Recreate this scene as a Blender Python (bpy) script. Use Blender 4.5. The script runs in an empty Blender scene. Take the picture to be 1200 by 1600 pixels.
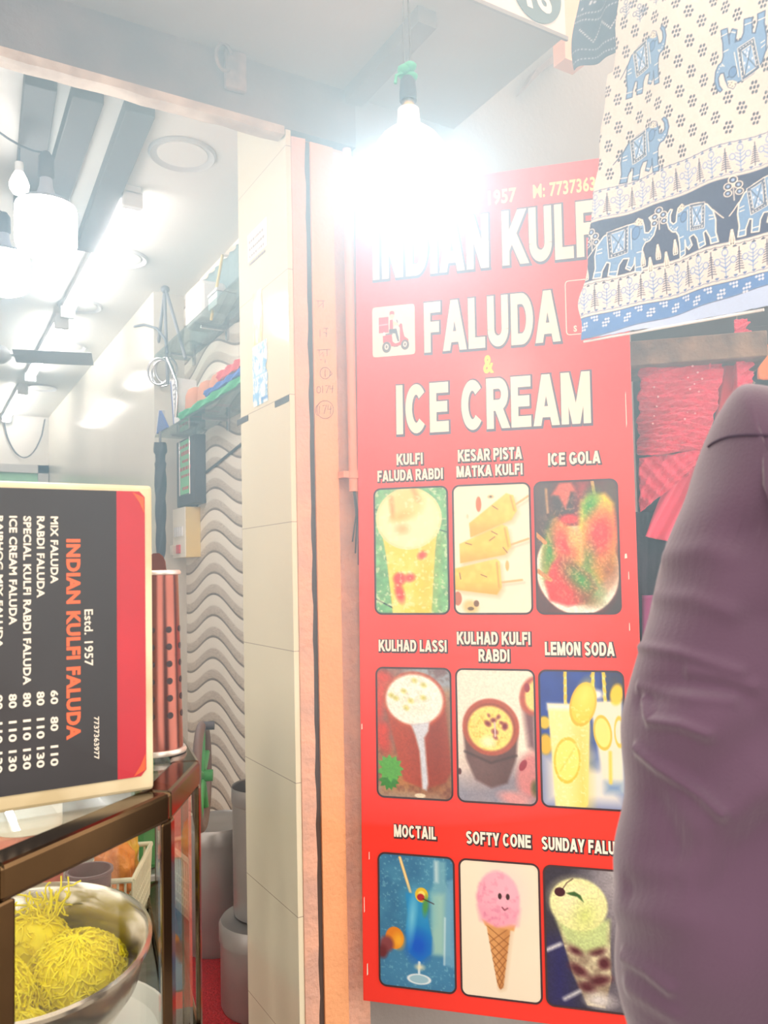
import bpy, bmesh, math, random
import numpy as np
from mathutils import Vector, Matrix
random.seed(7)
rng = np.random.default_rng(7)
PI = math.pi
SC = bpy.context.scene
COL = SC.collection

# ------------------------------------------------------------------ camera
F, PX, PY = 1250.0, 600.0, 823.5
TH, PH, RO, CH = math.radians(30.45), math.radians(3.0), 0.022, 1.38
fw = np.array([math.sin(TH) * math.cos(PH), math.cos(TH) * math.cos(PH), math.sin(PH)])
r0 = np.array([math.cos(TH), -math.sin(TH), 0.0])
u0 = np.cross(r0, fw)
rt = math.cos(RO) * r0 - math.sin(RO) * u0
up = math.cos(RO) * u0 + math.sin(RO) * r0
CP = np.array([0.0, 0.0, CH])
UPZ = np.array([0.0, 0.0, 1.0])
cam = bpy.data.cameras.new('camera')
co = bpy.data.objects.new('camera', cam)
COL.objects.link(co)
cam.sensor_fit = 'VERTICAL'
cam.sensor_height = 36.0
cam.lens = 36.0 * F / 1600.0
cam.shift_y = (PY - 800.0) / 1600.0
cam.clip_start = 0.02
co.matrix_world = Matrix((list(rt) + [0], list(up) + [0], list(-fw) + [CH], [0, 0, 0, 1])).transposed()
co.matrix_world = Matrix(((rt[0], up[0], -fw[0], 0), (rt[1], up[1], -fw[1], 0), (rt[2], up[2], -fw[2], CH), (0, 0, 0, 1)))
cam.dof.use_dof = True
cam.dof.focus_distance = 1.95
cam.dof.aperture_fstop = 11.0
SC.camera = co

# ------------------------------------------------------------------ light levels
SC.view_settings.view_transform = 'Standard'
SC.view_settings.look = 'None'
SC.view_settings.exposure = 0.06
SC.view_settings.gamma = 1.0
SC.view_settings.use_curve_mapping = False
SC.cycles.use_denoising = True
SC.cycles.max_bounces = 9
SC.cycles.diffuse_bounces = 4
SC.cycles.glossy_bounces = 4
SC.cycles.transmission_bounces = 8
SC.cycles.transparent_max_bounces = 12
SC.cycles.volume_bounces = 0
SC.cycles.sample_clamp_indirect = 6.0
SC.cycles.caustics_reflective = False
SC.cycles.caustics_refractive = False
WORLD = (0.95, 0.86, 0.78)
WORLD_STRENGTH = 2.95
LAMP_W = 80.0          # radiance of the street bulb's diffuser
SHOP_BULB = 55.0
SHOP_TUBE = 32.0
GLARE_HAZE = 1.6
SHOP_GLARE_HAZE = 0.075
w = bpy.data.worlds.new('street_glow')
SC.world = w
w.use_nodes = True
w.node_tree.nodes['Background'].inputs[0].default_value = (*WORLD, 1)
w.node_tree.nodes['Background'].inputs[1].default_value = WORLD_STRENGTH


# ------------------------------------------------------------------ helpers
def ray(x, y):
    return fw + rt * ((x - PX) / F) - up * ((y - PY) / F)


def at(x, y, z):
    """point seen at (x, y), z metres along the viewing axis"""
    return Vector(CP + ray(x, y) * z)


def on(x, y, p, n):
    n = np.array(n, float)
    R = ray(x, y)
    return Vector(CP + R * (((np.array(p, float) - CP) @ n) / (n @ R)))


def onX(x, y, v): return on(x, y, (v, 0, 0), (1, 0, 0))
def onY(x, y, v): return on(x, y, (0, v, 0), (0, 1, 0))
def onZ(x, y, v): return on(x, y, (0, 0, v), (0, 0, 1))


def lin(c):
    c = c / 255.0
    return c / 12.92 if c <= 0.04045 else ((c + 0.055) / 1.055) ** 2.4


def S(r, g, b):
    return (lin(r), lin(g), lin(b))


def mat(name, col, rough=0.5, metal=0.0, var=0.0, scale=20.0, bump=0.0, bscale=60.0, emit=0.0, spec=0.5,
        col2=None, alpha=None, trans=0.0, ior=1.45, sheen=0.0, detail=4.0):
    m = bpy.data.materials.new(name)
    m.use_nodes = True
    nt = m.node_tree
    b = nt.nodes['Principled BSDF']
    b.inputs['Base Color'].default_value = (*col, 1)
    b.inputs['Roughness'].default_value = rough
    b.inputs['Metallic'].default_value = metal
    b.inputs['Specular IOR Level'].default_value = spec
    b.inputs['Transmission Weight'].default_value = trans
    b.inputs['IOR'].default_value = ior
    b.inputs['Sheen Weight'].default_value = sheen
    if emit:
        b.inputs['Emission Color'].default_value = (*col, 1)
        b.inputs['Emission Strength'].default_value = emit
    tc = nt.nodes.new('ShaderNodeTexCoord')
    if var or col2:
        n = nt.nodes.new('ShaderNodeTexNoise')
        n.inputs['Scale'].default_value = scale
        n.inputs['Detail'].default_value = detail
        nt.links.new(tc.outputs['Object'], n.inputs['Vector'])
        r = nt.nodes.new('ShaderNodeValToRGB')
        r.color_ramp.elements[0].position = 0.35
        r.color_ramp.elements[1].position = 0.65
        c2 = col2 if col2 else tuple(max(0, c * (1 - var)) for c in col)
        r.color_ramp.elements[0].color = (*c2, 1)
        r.color_ramp.elements[1].color = (*col, 1)
        nt.links.new(n.outputs['Fac'], r.inputs['Fac'])
        nt.links.new(r.outputs['Color'], b.inputs['Base Color'])
    if bump:
        n = nt.nodes.new('ShaderNodeTexNoise')
        n.inputs['Scale'].default_value = bscale
        n.inputs['Detail'].default_value = 5
        nt.links.new(tc.outputs['Object'], n.inputs['Vector'])
        bp = nt.nodes.new('ShaderNodeBump')
        bp.inputs['Strength'].default_value = bump
        bp.inputs['Distance'].default_value = 0.01
        nt.links.new(n.outputs['Fac'], bp.inputs['Height'])
        nt.links.new(bp.outputs['Normal'], b.inputs['Normal'])
    return m


def glassmat(name, col=(1, 1, 1), rough=0.0, tint=0.92, refl=1.0):
    """thin clear sheet: mirror reflection by Fresnel, the rest passes through"""
    m = bpy.data.materials.new(name)
    m.use_nodes = True
    nt = m.node_tree
    nt.nodes.remove(nt.nodes['Principled BSDF'])
    out = nt.nodes['Material Output']
    tr = nt.nodes.new('ShaderNodeBsdfTransparent')
    tr.inputs[0].default_value = (tint * col[0], tint * col[1], tint * col[2], 1)
    gl = nt.nodes.new('ShaderNodeBsdfGlossy')
    gl.inputs['Roughness'].default_value = rough
    gl.inputs['Color'].default_value = (refl, refl, refl, 1)
    fr = nt.nodes.new('ShaderNodeFresnel')
    gm = nt.nodes.new('ShaderNodeNewGeometry')
    mr = nt.nodes.new('ShaderNodeMapRange')
    mr.inputs['To Min'].default_value = 1.5
    mr.inputs['To Max'].default_value = 1 / 1.5
    nt.links.new(gm.outputs['Backfacing'], mr.inputs['Value'])
    nt.links.new(mr.outputs['Result'], fr.inputs['IOR'])
    mx = nt.nodes.new('ShaderNodeMixShader')
    nt.links.new(fr.outputs[0], mx.inputs[0])
    nt.links.new(tr.outputs[0], mx.inputs[1])
    nt.links.new(gl.outputs[0], mx.inputs[2])
    nt.links.new(mx.outputs[0], out.inputs['Surface'])
    return m


def inkmat(name, rough=0.35, spec=0.5, sheen=0.0, coat=0.0):
    """surface that shows the colours printed or dyed on it (colour attribute 'ink')"""
    m = bpy.data.materials.new(name)
    m.use_nodes = True
    nt = m.node_tree
    b = nt.nodes['Principled BSDF']
    a = nt.nodes.new('ShaderNodeAttribute')
    a.attribute_name = 'ink'
    nt.links.new(a.outputs['Color'], b.inputs['Base Color'])
    b.inputs['Roughness'].default_value = rough
    b.inputs['Specular IOR Level'].default_value = spec
    b.inputs['Sheen Weight'].default_value = sheen
    return m


class MB:
    """collects shapes for one mesh object"""
    def __init__(s):
        s.v, s.f, s.m, s.c = [], [], [], []

    def add(s, vs, fs, mi=0, ink=None):
        o = len(s.v)
        s.v += [tuple(v) for v in vs]
        s.f += [tuple(i + o for i in f) for f in fs]
        s.m += [mi] * len(fs)
        s.c += [ink] * len(vs)
        return s

    def hexa(s, p, mi=0, ink=None):
        return s.add(p, [(0, 3, 2, 1), (4, 5, 6, 7), (0, 1, 5, 4), (1, 2, 6, 5), (2, 3, 7, 6), (3, 0, 4, 7)], mi, ink)

    def box(s, lo, hi, mi=0, ink=None):
        (a, b, c), (d, e, f) = lo, hi
        return s.hexa([(a, b, c), (d, b, c), (d, e, c), (a, e, c), (a, b, f), (d, b, f), (d, e, f), (a, e, f)], mi, ink)

    def obox(s, o, ax, ay, az, mi=0, ink=None):
        """box from corner o along three edge vectors"""
        o, ax, ay, az = map(Vector, (o, ax, ay, az))
        return s.hexa([o, o + ax, o + ax + ay, o + ay, o + az, o + ax + az, o + ax + ay + az, o + ay + az], mi, ink)

    def tube(s, pts, r, n=10, mi=0, cap=True, ink=None, closed=False):
        pts = [Vector(p) for p in pts]
        k = len(pts)
        rs = r if isinstance(r, (list, tuple)) else [r] * k
        vs, fs = [], []
        prev = None
        for i, p in enumerate(pts):
            if closed:
                t = pts[(i + 1) % k] - pts[i - 1]
            else:
                t = pts[min(i + 1, k - 1)] - pts[max(i - 1, 0)]
            t.normalize()
            a = prev if prev is not None else (Vector((0, 0, 1)) if abs(t.z) < 0.9 else Vector((1, 0, 0)))
            a = (a - t * a.dot(t)).normalized()
            prev = a
            b = t.cross(a)
            for j in range(n):
                q = 2 * PI * j / n
                vs.append(p + (a * math.cos(q) + b * math.sin(q)) * rs[i])
        for i in range(k if closed else k - 1):
            i2 = (i + 1) % k
            for j in range(n):
                fs.append((i * n + j, i * n + (j + 1) % n, i2 * n + (j + 1) % n, i2 * n + j))
        if cap and not closed:
            fs.append(tuple(range(n))[::-1])
            fs.append(tuple((k - 1) * n + j for j in range(n)))
        return s.add(vs, fs, mi, ink)

    def lathe(s, prof, c=(0, 0, 0), n=32, mi=0, M=None, ink=None, a0=0.0, a1=2 * PI):
        """profile [(r, z)] spun round z, optional matrix"""
        vs, fs = [], []
        full = abs(a1 - a0 - 2 * PI) < 1e-6
        nn = n if full else n + 1
        for (r, z) in prof:
            for j in range(nn):
                q = a0 + (a1 - a0) * j / n
                p = Vector((r * math.cos(q), r * math.sin(q), z))
                if M is not None:
                    p = M @ p
                vs.append(p + Vector(c))
        for i in range(len(prof) - 1):
            for j in range(n):
                j2 = (j + 1) % nn
                fs.append((i * nn + j, i * nn + j2, (i + 1) * nn + j2, (i + 1) * nn + j))
        return s.add(vs, fs, mi, ink)

    def prism(s, poly, o, ax, ay, az, mi=0, ink=None):
        """2-D polygon swept along az"""
        o, ax, ay, az = map(Vector, (o, ax, ay, az))
        n = len(poly)
        vs = [o + ax * x + ay * y for x, y in poly] + [o + ax * x + ay * y + az for x, y in poly]
        fs = [tuple(range(n))[::-1], tuple(range(n, 2 * n))] + [(i, (i + 1) % n, n + (i + 1) % n, n + i) for i in range(n)]
        return s.add(vs, fs, mi, ink)

    def flat(s, poly, o, ax, ay, mi=0, ink=None):
        o, ax, ay = map(Vector, (o, ax, ay))
        return s.add([o + ax * x + ay * y for x, y in poly], [tuple(range(len(poly)))], mi, ink)

    def ball(s, c, r, n=12, mi=0, sq=(1, 1, 1), M=None, ink=None):
        vs, fs = [], []
        k = n // 2 + 1
        for i in range(k + 1):
            a = PI * i / k
            for j in range(n):
                q = 2 * PI * j / n
                p = Vector((r * sq[0] * math.sin(a) * math.cos(q), r * sq[1] * math.sin(a) * math.sin(q), r * sq[2] * math.cos(a)))
                if M is not None:
                    p = M @ p
                vs.append(p + Vector(c))
        for i in range(k):
            for j in range(n):
                fs.append((i * n + j, (i + 1) * n + j, (i + 1) * n + (j + 1) % n, i * n + (j + 1) % n))
        return s.add(vs, fs, mi, ink)

    def build(s, name, m, parent=None, smooth=None, bevel=0.0, label=None, fix=True, weld=True):
        me = bpy.data.meshes.new(name)
        me.from_pydata(s.v, [], s.f)
        ms = m if isinstance(m, (list, tuple)) else [m]
        for q in ms:
            me.materials.append(q)
        me.polygons.foreach_set('material_index', s.m)
        if any(c is not None for c in s.c):
            ca = me.color_attributes.new('ink', 'FLOAT_COLOR', 'POINT')
            arr = np.ones((len(s.v), 4), np.float32)
            for i, c in enumerate(s.c):
                if c is not None:
                    arr[i, :3] = c
            ca.data.foreach_set('color', arr.ravel())
        if fix:
            bm = bmesh.new()
            bm.from_mesh(me)
            if weld:
                bmesh.ops.remove_doubles(bm, verts=bm.verts, dist=1e-6)
            bmesh.ops.recalc_face_normals(bm, faces=bm.faces)
            bm.to_mesh(me)
            bm.free()
        o = bpy.data.objects.new(name, me)
        COL.objects.link(o)
        if smooth is not None:
            me.polygons.foreach_set('use_smooth', [True] * len(me.polygons))
            try:
                me.set_sharp_from_angle(angle=math.radians(smooth))
            except Exception:
                pass
        if bevel:
            md = o.modifiers.new('bevel', 'BEVEL')
            md.width = bevel
            md.segments = 2
            md.limit_method = 'ANGLE'
            md.angle_limit = math.radians(40)
        if parent is not None:
            put(o, parent)
        if label:
            o['label'] = label
        return o


def put(o, parent):
    """parent keeping the mesh where it is (world coordinates were used)"""
    o.parent = parent
    q = parent
    M = Matrix.Identity(4)
    chain = []
    while q is not None:
        chain.append(q)
        q = q.parent
    for c in reversed(chain):
        M = M @ c.matrix_parent_inverse @ c.matrix_basis
    o.matrix_parent_inverse = M.inverted()


def tag(o, label, cat, group=None, kind=None):
    o['label'] = label
    o['category'] = cat
    if group:
        o['group'] = group
    if kind:
        o['kind'] = kind
    return o


def thing(name, loc, label, cat, group=None):
    o = bpy.data.objects.new(name, None)
    o.empty_display_size = 0.05
    o.location = loc
    COL.objects.link(o)
    return tag(o, label, cat, group)


def struct(o):
    o['kind'] = 'structure'
    return o


def dup(root, delta=(0, 0, 0), rz=0.0, label=None):
    """copy of a thing with its parts and sub-parts, moved by delta"""
    def rec(o, parent):
        c = o.copy()
        COL.objects.link(c)
        if parent is not None:
            c.parent = parent
        for ch in list(o.children):
            rec(ch, c)
        return c
    c = rec(root, None)
    c.location = Vector(root.location) + Vector(delta)
    c.rotation_euler.z += rz
    if label:
        c['label'] = label
    return c


# ------------------------------------------------------------------ lettering
def glyphs(txt, off=0.0, res=3, spc=0.0):
    cu = bpy.data.curves.new('t', 'FONT')
    cu.body = txt
    cu.size = 1.0
    cu.offset = off
    cu.space_character = 1.0 + 1.6 * max(0.0, spc)
    cu.resolution_u = res
    cu.fill_mode = 'FRONT'
    o = bpy.data.objects.new('t', cu)
    COL.objects.link(o)
    dg = bpy.context.evaluated_depsgraph_get()
    me = o.evaluated_get(dg).to_mesh()
    vs = [(v.co.x, v.co.y) for v in me.vertices]
    fs = [tuple(p.vertices) for p in me.polygons]
    o.evaluated_get(dg).to_mesh_clear()
    bpy.data.objects.remove(o)
    bpy.data.curves.remove(cu)
    return vs, fs


def letter(mb, txt, box, place, off=0.03, mi=0, lift=0.0, base_off=None, ink=None, shift=(0, 0)):
    """text fitted into box (u0, v0, u1, v1), place(u, v, lift) -> 3-D point"""
    base_off = off if base_off is None else base_off
    vs, fs = glyphs(txt, off, spc=base_off)
    bv, _ = glyphs(txt, base_off, spc=base_off) if base_off != off else (vs, fs)
    x0, x1 = min(v[0] for v in bv), max(v[0] for v in bv)
    y0, y1 = min(v[1] for v in bv), max(v[1] for v in bv)
    u0, v0, u1, v1 = box
    P = [place(u0 + (x - x0) / (x1 - x0) * (u1 - u0) + shift[0], v0 + (y - y0) / (y1 - y0) * (v1 - v0) + shift[1], lift) for x, y in vs]
    mb.add(P, fs, mi, ink)


# heavy block capitals drawn as strokes (unit cap height)
def _arc(cx, cy, rx_, ry_, a0, a1, n=14):
    return [(cx + rx_ * math.cos(math.radians(a0 + (a1 - a0) * k / n)), cy + ry_ * math.sin(math.radians(a0 + (a1 - a0) * k / n))) for k in range(n + 1)]


BT = 0.215


def block_glyph(c):
    h = BT / 2
    w = {'I': BT, 'M': .84, 'N': .68, 'L': .54, 'F': .56, 'E': .60, 'O': .74, 'C': .70, 'G': .74, 'D': .70, 'A': .74, 'K': .72, 'T': .62, 'S': .64, 'Y': .68}.get(c, .67)
    l, r, b, t = h, w - h, h, 1 - h
    V = lambda x: [(x, 0), (x, 1)]
    st_, cv = [], []           # straight strokes and curved ribbons
    if c == 'I': st_ = [V(l)]
    elif c == 'L': st_ = [V(l), [(0, b), (w, b)]]
    elif c == 'F': st_ = [V(l), [(0, t), (w, t)], [(0, .5), (w * .9, .5)]]
    elif c == 'E': st_ = [V(l), [(0, t), (w, t)], [(0, .51), (w * .93, .51)], [(0, b), (w, b)]]
    elif c == 'H': st_ = [V(l), V(r), [(l, .52), (r, .52)]]
    elif c == 'T': st_ = [V(w / 2), [(0, t), (w, t)]]
    elif c == 'N': st_ = [V(l), V(r), [(l - .02, 1.08), (r + .02, -.08)]]
    elif c == 'M': st_ = [V(l - .01), V(r + .01), [(l - .03, 1.15), (w / 2 + .01, -.02)], [(r + .03, 1.15), (w / 2 - .01, -.02)]]
    elif c == 'A': st_ = [[(h * .62, -.10), (w / 2 + .03, 1.12)], [(w - h * .62, -.10), (w / 2 - .03, 1.12)], [(w * .22, .27), (w * .78, .27)]]
    elif c == 'K': st_ = [V(l), [(l, .30), (w - .02, 1.12)], [(l + .16, .62), (w + .02, -.12)]]
    elif c == 'Y': st_ = [[(w / 2, 0), (w / 2, .5)], [(w / 2, .36), (.04, 1.12)], [(w / 2, .36), (w - .04, 1.12)]]
    elif c == 'U': st_ = [[(l, .34), (l, 1)], [(r, .34), (r, 1)]]; cv = [_arc(w / 2, .34, w / 2 - h, .34 - h, 180, 360)]
    elif c == 'D': st_ = [V(l), [(0, t), (w * .5, t)], [(0, b), (w * .5, b)]]; cv = [_arc(w * .48, .5, w * .52 - h, .5 - h, 90, -90)]
    elif c == 'O': cv = [_arc(w / 2, .5, w / 2 - h, .5 - h, 0, 360, 28)]
    elif c == 'C': cv = [_arc(w / 2, .5, w / 2 - h, .5 - h, 42, 318, 24)]
    elif c == 'G': cv = [_arc(w / 2, .5, w / 2 - h, .5 - h, 42, 330, 24)]; st_ = [[(w * .52, .40), (w, .40)], [(r, .12), (r, .48)]]
    elif c in 'PR':
        st_ = [V(l), [(0, t), (w * .6, t)], [(0, .46), (w * .6, .46)]]; cv = [_arc(w * .56, (t + .46) / 2, w * .44 - h, (t - .46) / 2, 90, -90)]
        if c == 'R': st_.append([(w * .46, .52), (w - .02, -.12)])
    elif c == 'B':
        st_ = [V(l), [(0, t), (w * .55, t)], [(0, .51), (w * .6, .51)], [(0, b), (w * .6, b)]]
        cv = [_arc(w * .52, (t + .51) / 2, w * .44 - h, (t - .51) / 2, 90, -90), _arc(w * .55, (b + .51) / 2, w * .45 - h, (.51 - b) / 2, 90, -90)]
    elif c == 'S':
        cv = [_arc(w / 2, .725, w / 2 - h, .275 - h * .95, 25, 255, 14) + _arc(w / 2, .275, w / 2 - h, .275 - h * .95, 75, -155, 14)]
    return w, st_, cv


def _clip(poly, ax, v, keep_less):
    out = []
    for i in range(len(poly)):
        p, q = poly[i], poly[(i + 1) % len(poly)]
        ip, iq = ((p[ax] <= v) == keep_less) or p[ax] == v, ((q[ax] <= v) == keep_less) or q[ax] == v
        if ip:
            out.append(p)
        if ip != iq:
            k = (v - p[ax]) / (q[ax] - p[ax])
            out.append((p[0] + (q[0] - p[0]) * k, p[1] + (q[1] - p[1]) * k))
    return out


def block_text(mb, txt, box, place, e=0.0, lift=0.0, shift=(0, 0), mi=0):
    x, gl = 0.0, []
    for c in txt:
        if c == ' ':
            x += .32
            continue
        g = block_glyph(c)
        gl.append((x, g))
        x += g[0] + .085
    W = x - .085
    u0_, v0_, u1_, v1_ = box
    step = 0
    for x0, (w, st_, cv) in gl:
        polys = []
        th = BT / 2 + e
        for (a, b) in st_:
            dx, dy = b[0] - a[0], b[1] - a[1]
            L = math.hypot(dx, dy)
            dx, dy = dx / L, dy / L
            k = th if abs(dx * dy) < 1e-6 else th * 1.05
            a2, b2 = (a[0] - dx * e, a[1] - dy * e), (b[0] + dx * e, b[1] + dy * e)
            q = [(a2[0] - dy * k, a2[1] + dx * k), (b2[0] - dy * k, b2[1] + dx * k), (b2[0] + dy * k, b2[1] - dx * k), (a2[0] + dy * k, a2[1] - dx * k)]
            q = _clip(_clip(q, 1, 1 + e, True), 1, -e, False)
            if len(q) > 2:
                polys.append(q)
        for pts in cv:
            n = len(pts)
            nr = []
            for i in range(n):
                p, q = pts[max(i - 1, 0)], pts[min(i + 1, n - 1)]
                if i in (0, n - 1) and math.hypot(pts[0][0] - pts[-1][0], pts[0][1] - pts[-1][1]) < 1e-6:
                    p, q = pts[-2], pts[1]
                L = math.hypot(q[0] - p[0], q[1] - p[1])
                nr.append((-(q[1] - p[1]) / L * th, (q[0] - p[0]) / L * th))
            if e > 0:
                pts = list(pts)
            for i in range(n - 1):
                a, b = pts[i], pts[i + 1]
                polys.append([(a[0] + nr[i][0], a[1] + nr[i][1]), (b[0] + nr[i + 1][0], b[1] + nr[i + 1][1]), (b[0] - nr[i + 1][0], b[1] - nr[i + 1][1]), (a[0] - nr[i][0], a[1] - nr[i][1])])
        for q in polys:
            step += 1
            l_ = lift + 4e-6 * (step % 40)
            P = [place(u0_ + (x0 + px_) / W * (u1_ - u0_) + shift[0], v0_ + py_ * (v1_ - v0_) + shift[1], l_) for px_, py_ in q]
            mb.add(P, [tuple(range(len(P)))], mi)


# ------------------------------------------------------------------ dyed or printed pictures on a fine grid
class Pic:
    def __init__(s, x0, y0, x1, y1, nx, ny, bg):
        s.X, s.Y = np.meshgrid(np.linspace(x0, x1, nx), np.linspace(y0, y1, ny))
        s.a = np.zeros((ny, nx, 3))
        s.a[:] = bg
        s.px = abs(x1 - x0) / nx
        s.nx, s.ny = nx, ny

    def noise(s, sc, seed=0, octv=3):
        """smooth value noise in picture units"""
        out = np.zeros_like(s.X)
        amp = 1.0
        for o in range(octv):
            g = np.random.default_rng(seed + o).random((64, 64))
            u, v = s.X / sc * 2 ** o, s.Y / sc * 2 ** o
            i, j = np.floor(u).astype(int), np.floor(v).astype(int)
            fu, fv = u - i, v - j
            fu, fv = fu * fu * (3 - 2 * fu), fv * fv * (3 - 2 * fv)
            i0, i1, j0, j1 = i % 64, (i + 1) % 64, j % 64, (j + 1) % 64
            out += amp * ((g[j0, i0] * (1 - fu) + g[j0, i1] * fu) * (1 - fv) + (g[j1, i0] * (1 - fu) + g[j1, i1] * fu) * fv)
            amp *= 0.5
        return out / (2 - 0.5 ** (octv - 1))

    def mix(s, a, col):
        a = np.clip(a, 0, 1)[..., None]
        s.a[...] = s.a * (1 - a) + np.asarray(col) * a

    def win(s, x0, y0, x1, y1):
        """window that paints into the same picture"""
        q = Pic.__new__(Pic)
        xs, ys = s.X[0], s.Y[:, 0]
        i = np.where((xs >= x0) & (xs <= x1))[0]
        j = np.where((ys >= y0) & (ys <= y1))[0]
        if len(i) < 2 or len(j) < 2:
            return None
        sl = (slice(j[0], j[-1] + 1), slice(i[0], i[-1] + 1))
        q.X, q.Y, q.a, q.px = s.X[sl], s.Y[sl], s.a[sl], s.px
        q.nx, q.ny = len(i), len(j)
        return q

    def cov(s, sd, soft=1.0):
        return np.clip(0.5 - sd / (s.px * soft), 0, 1)

    def sd_ell(s, cx, cy, rx, ry, rot=0.0):
        c, n = math.cos(rot), math.sin(rot)
        dx, dy = s.X - cx, s.Y - cy
        u, v = (dx * c + dy * n) / rx, (-dx * n + dy * c) / ry
        return (np.sqrt(u * u + v * v) - 1) * min(rx, ry)

    def ell(s, cx, cy, rx, ry, col, rot=0.0, soft=1.0, a=1.0):
        s.mix(s.cov(s.sd_ell(cx, cy, rx, ry, rot), soft) * a, col)

    def ring(s, cx, cy, rx, ry, wd, col, rot=0.0, soft=1.0, a=1.0):
        s.mix(s.cov(np.abs(s.sd_ell(cx, cy, rx, ry, rot)) - wd / 2, soft) * a, col)

    def sd_seg(s, x0, y0, x1, y1):
        dx, dy = x1 - x0, y1 - y0
        t = np.clip(((s.X - x0) * dx + (s.Y - y0) * dy) / (dx * dx + dy * dy + 1e-12), 0, 1)
        return np.hypot(s.X - x0 - t * dx, s.Y - y0 - t * dy)

    def line(s, pts, wd, col, soft=1.0, a=1.0, closed=False):
        if closed:
            pts = list(pts) + [pts[0]]
        d = None
        for (p, q) in zip(pts[:-1], pts[1:]):
            e = s.sd_seg(*p, *q)
            d = e if d is None else np.minimum(d, e)
        s.mix(s.cov(d - wd / 2, soft) * a, col)

    def sd_poly(s, pts):
        d = None
        ins = np.zeros(s.X.shape, bool)
        n = len(pts)
        for i in range(n):
            (x0, y0), (x1, y1) = pts[i], pts[(i + 1) % n]
            e = s.sd_seg(x0, y0, x1, y1)
            d = e if d is None else np.minimum(d, e)
            if y0 != y1:
                c = ((y0 > s.Y) != (y1 > s.Y)) & (s.X < (x1 - x0) * (s.Y - y0) / (y1 - y0) + x0)
                ins ^= c
        return np.where(ins, -d, d)

    def poly(s, pts, col, soft=1.0, a=1.0, edge=None, ewd=0):
        sd = s.sd_poly(pts)
        s.mix(s.cov(sd, soft) * a, col)
        if edge is not None:
            s.mix(s.cov(np.abs(sd) - ewd / 2, soft), edge)
        return sd

    def rect(s, x0, y0, x1, y1, col, soft=1.0, a=1.0):
        s.poly([(x0, y0), (x1, y0), (x1, y1), (x0, y1)], col, soft, a)

    def speckle(s, amt, sc, seed=3):
        s.a[...] = np.clip(s.a * (1 + amt * (s.noise(sc, seed)[..., None] - 0.5) * 2), 0, 1)

    def grid(s, name, m, place, keep=None, parent=None, smooth=True, label=None):
        """place(i/nx, j/ny) arrays -> (ny, nx, 3) points"""
        ny, nx = s.ny, s.nx
        U, V = np.meshgrid(np.linspace(0, 1, nx), np.linspace(0, 1, ny))
        P = place(U, V).reshape(-1, 3)
        idx = np.arange(nx * ny).reshape(ny, nx)
        fs = np.stack([idx[:-1, :-1], idx[1:, :-1], idx[1:, 1:], idx[:-1, 1:]], -1).reshape(-1, 4)
        if keep is not None:
            k = keep(U, V)
            kk = (k[:-1, :-1] & k[1:, :-1] & k[1:, 1:] & k[:-1, 1:]).ravel()
            fs = fs[kk]
        me = bpy.data.meshes.new(name)
        me.from_pydata(P.tolist(), [], fs.tolist())
        me.materials.append(m)
        ca = me.color_attributes.new('ink', 'FLOAT_COLOR', 'POINT')
        arr = np.ones((nx * ny, 4), np.float32)
        a = s.a.reshape(-1, 3)
        arr[:, :3] = np.where(a <= 0.04045, a / 12.92, ((a + 0.055) / 1.055) ** 2.4)
        ca.data.foreach_set('color', arr.ravel())
        if smooth:
            me.polygons.foreach_set('use_smooth', [True] * len(me.polygons))
        o = bpy.data.objects.new(name, me)
        COL.objects.link(o)
        if parent is not None:
            put(o, parent)
        if label:
            o['label'] = label
        return o


def C8(r, g, b):
    return (r / 255.0, g / 255.0, b / 255.0)

# ------------------------------------------------------------------ structure materials
def zgrid_mat(name, col, grout, axes, rough=0.15, width=0.003, var=0.05):
    """glazed slabs: axes = [(axis, origin, pitch)], grout line at every pitch"""
    m = mat(name, col, rough, var=var, scale=3.0)
    nt = m.node_tree
    b = nt.nodes['Principled BSDF']
    src = b.inputs['Base Color'].links[0].from_socket if b.inputs['Base Color'].links else None
    geo = nt.nodes.new('ShaderNodeNewGeometry')
    sep = nt.nodes.new('ShaderNodeSeparateXYZ')
    nt.links.new(geo.outputs['Position'], sep.inputs[0])
    last = None
    for (ax, o, p) in axes:
        a = nt.nodes.new('ShaderNodeMath'); a.operation = 'SUBTRACT'
        nt.links.new(sep.outputs['XYZ'.index(ax)], a.inputs[0]); a.inputs[1].default_value = o
        d = nt.nodes.new('ShaderNodeMath'); d.operation = 'DIVIDE'
        nt.links.new(a.outputs[0], d.inputs[0]); d.inputs[1].default_value = p
        f = nt.nodes.new('ShaderNodeMath'); f.operation = 'FRACT'
        nt.links.new(d.outputs[0], f.inputs[0])
        l = nt.nodes.new('ShaderNodeMath'); l.operation = 'LESS_THAN'
        nt.links.new(f.outputs[0], l.inputs[0]); l.inputs[1].default_value = width / p
        if last is None:
            last = l
        else:
            mx = nt.nodes.new('ShaderNodeMath'); mx.operation = 'MAXIMUM'
            nt.links.new(last.outputs[0], mx.inputs[0]); nt.links.new(l.outputs[0], mx.inputs[1])
            last = mx
    mix = nt.nodes.new('ShaderNodeMix'); mix.data_type = 'RGBA'
    nt.links.new(last.outputs[0], mix.inputs['Factor'])
    if src:
        nt.links.new(src, mix.inputs['A'])
    else:
        mix.inputs['A'].default_value = (*col, 1)
    mix.inputs['B'].default_value = (*grout, 1)
    nt.links.new(mix.outputs['Result'], b.inputs['Base Color'])
    return m


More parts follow.
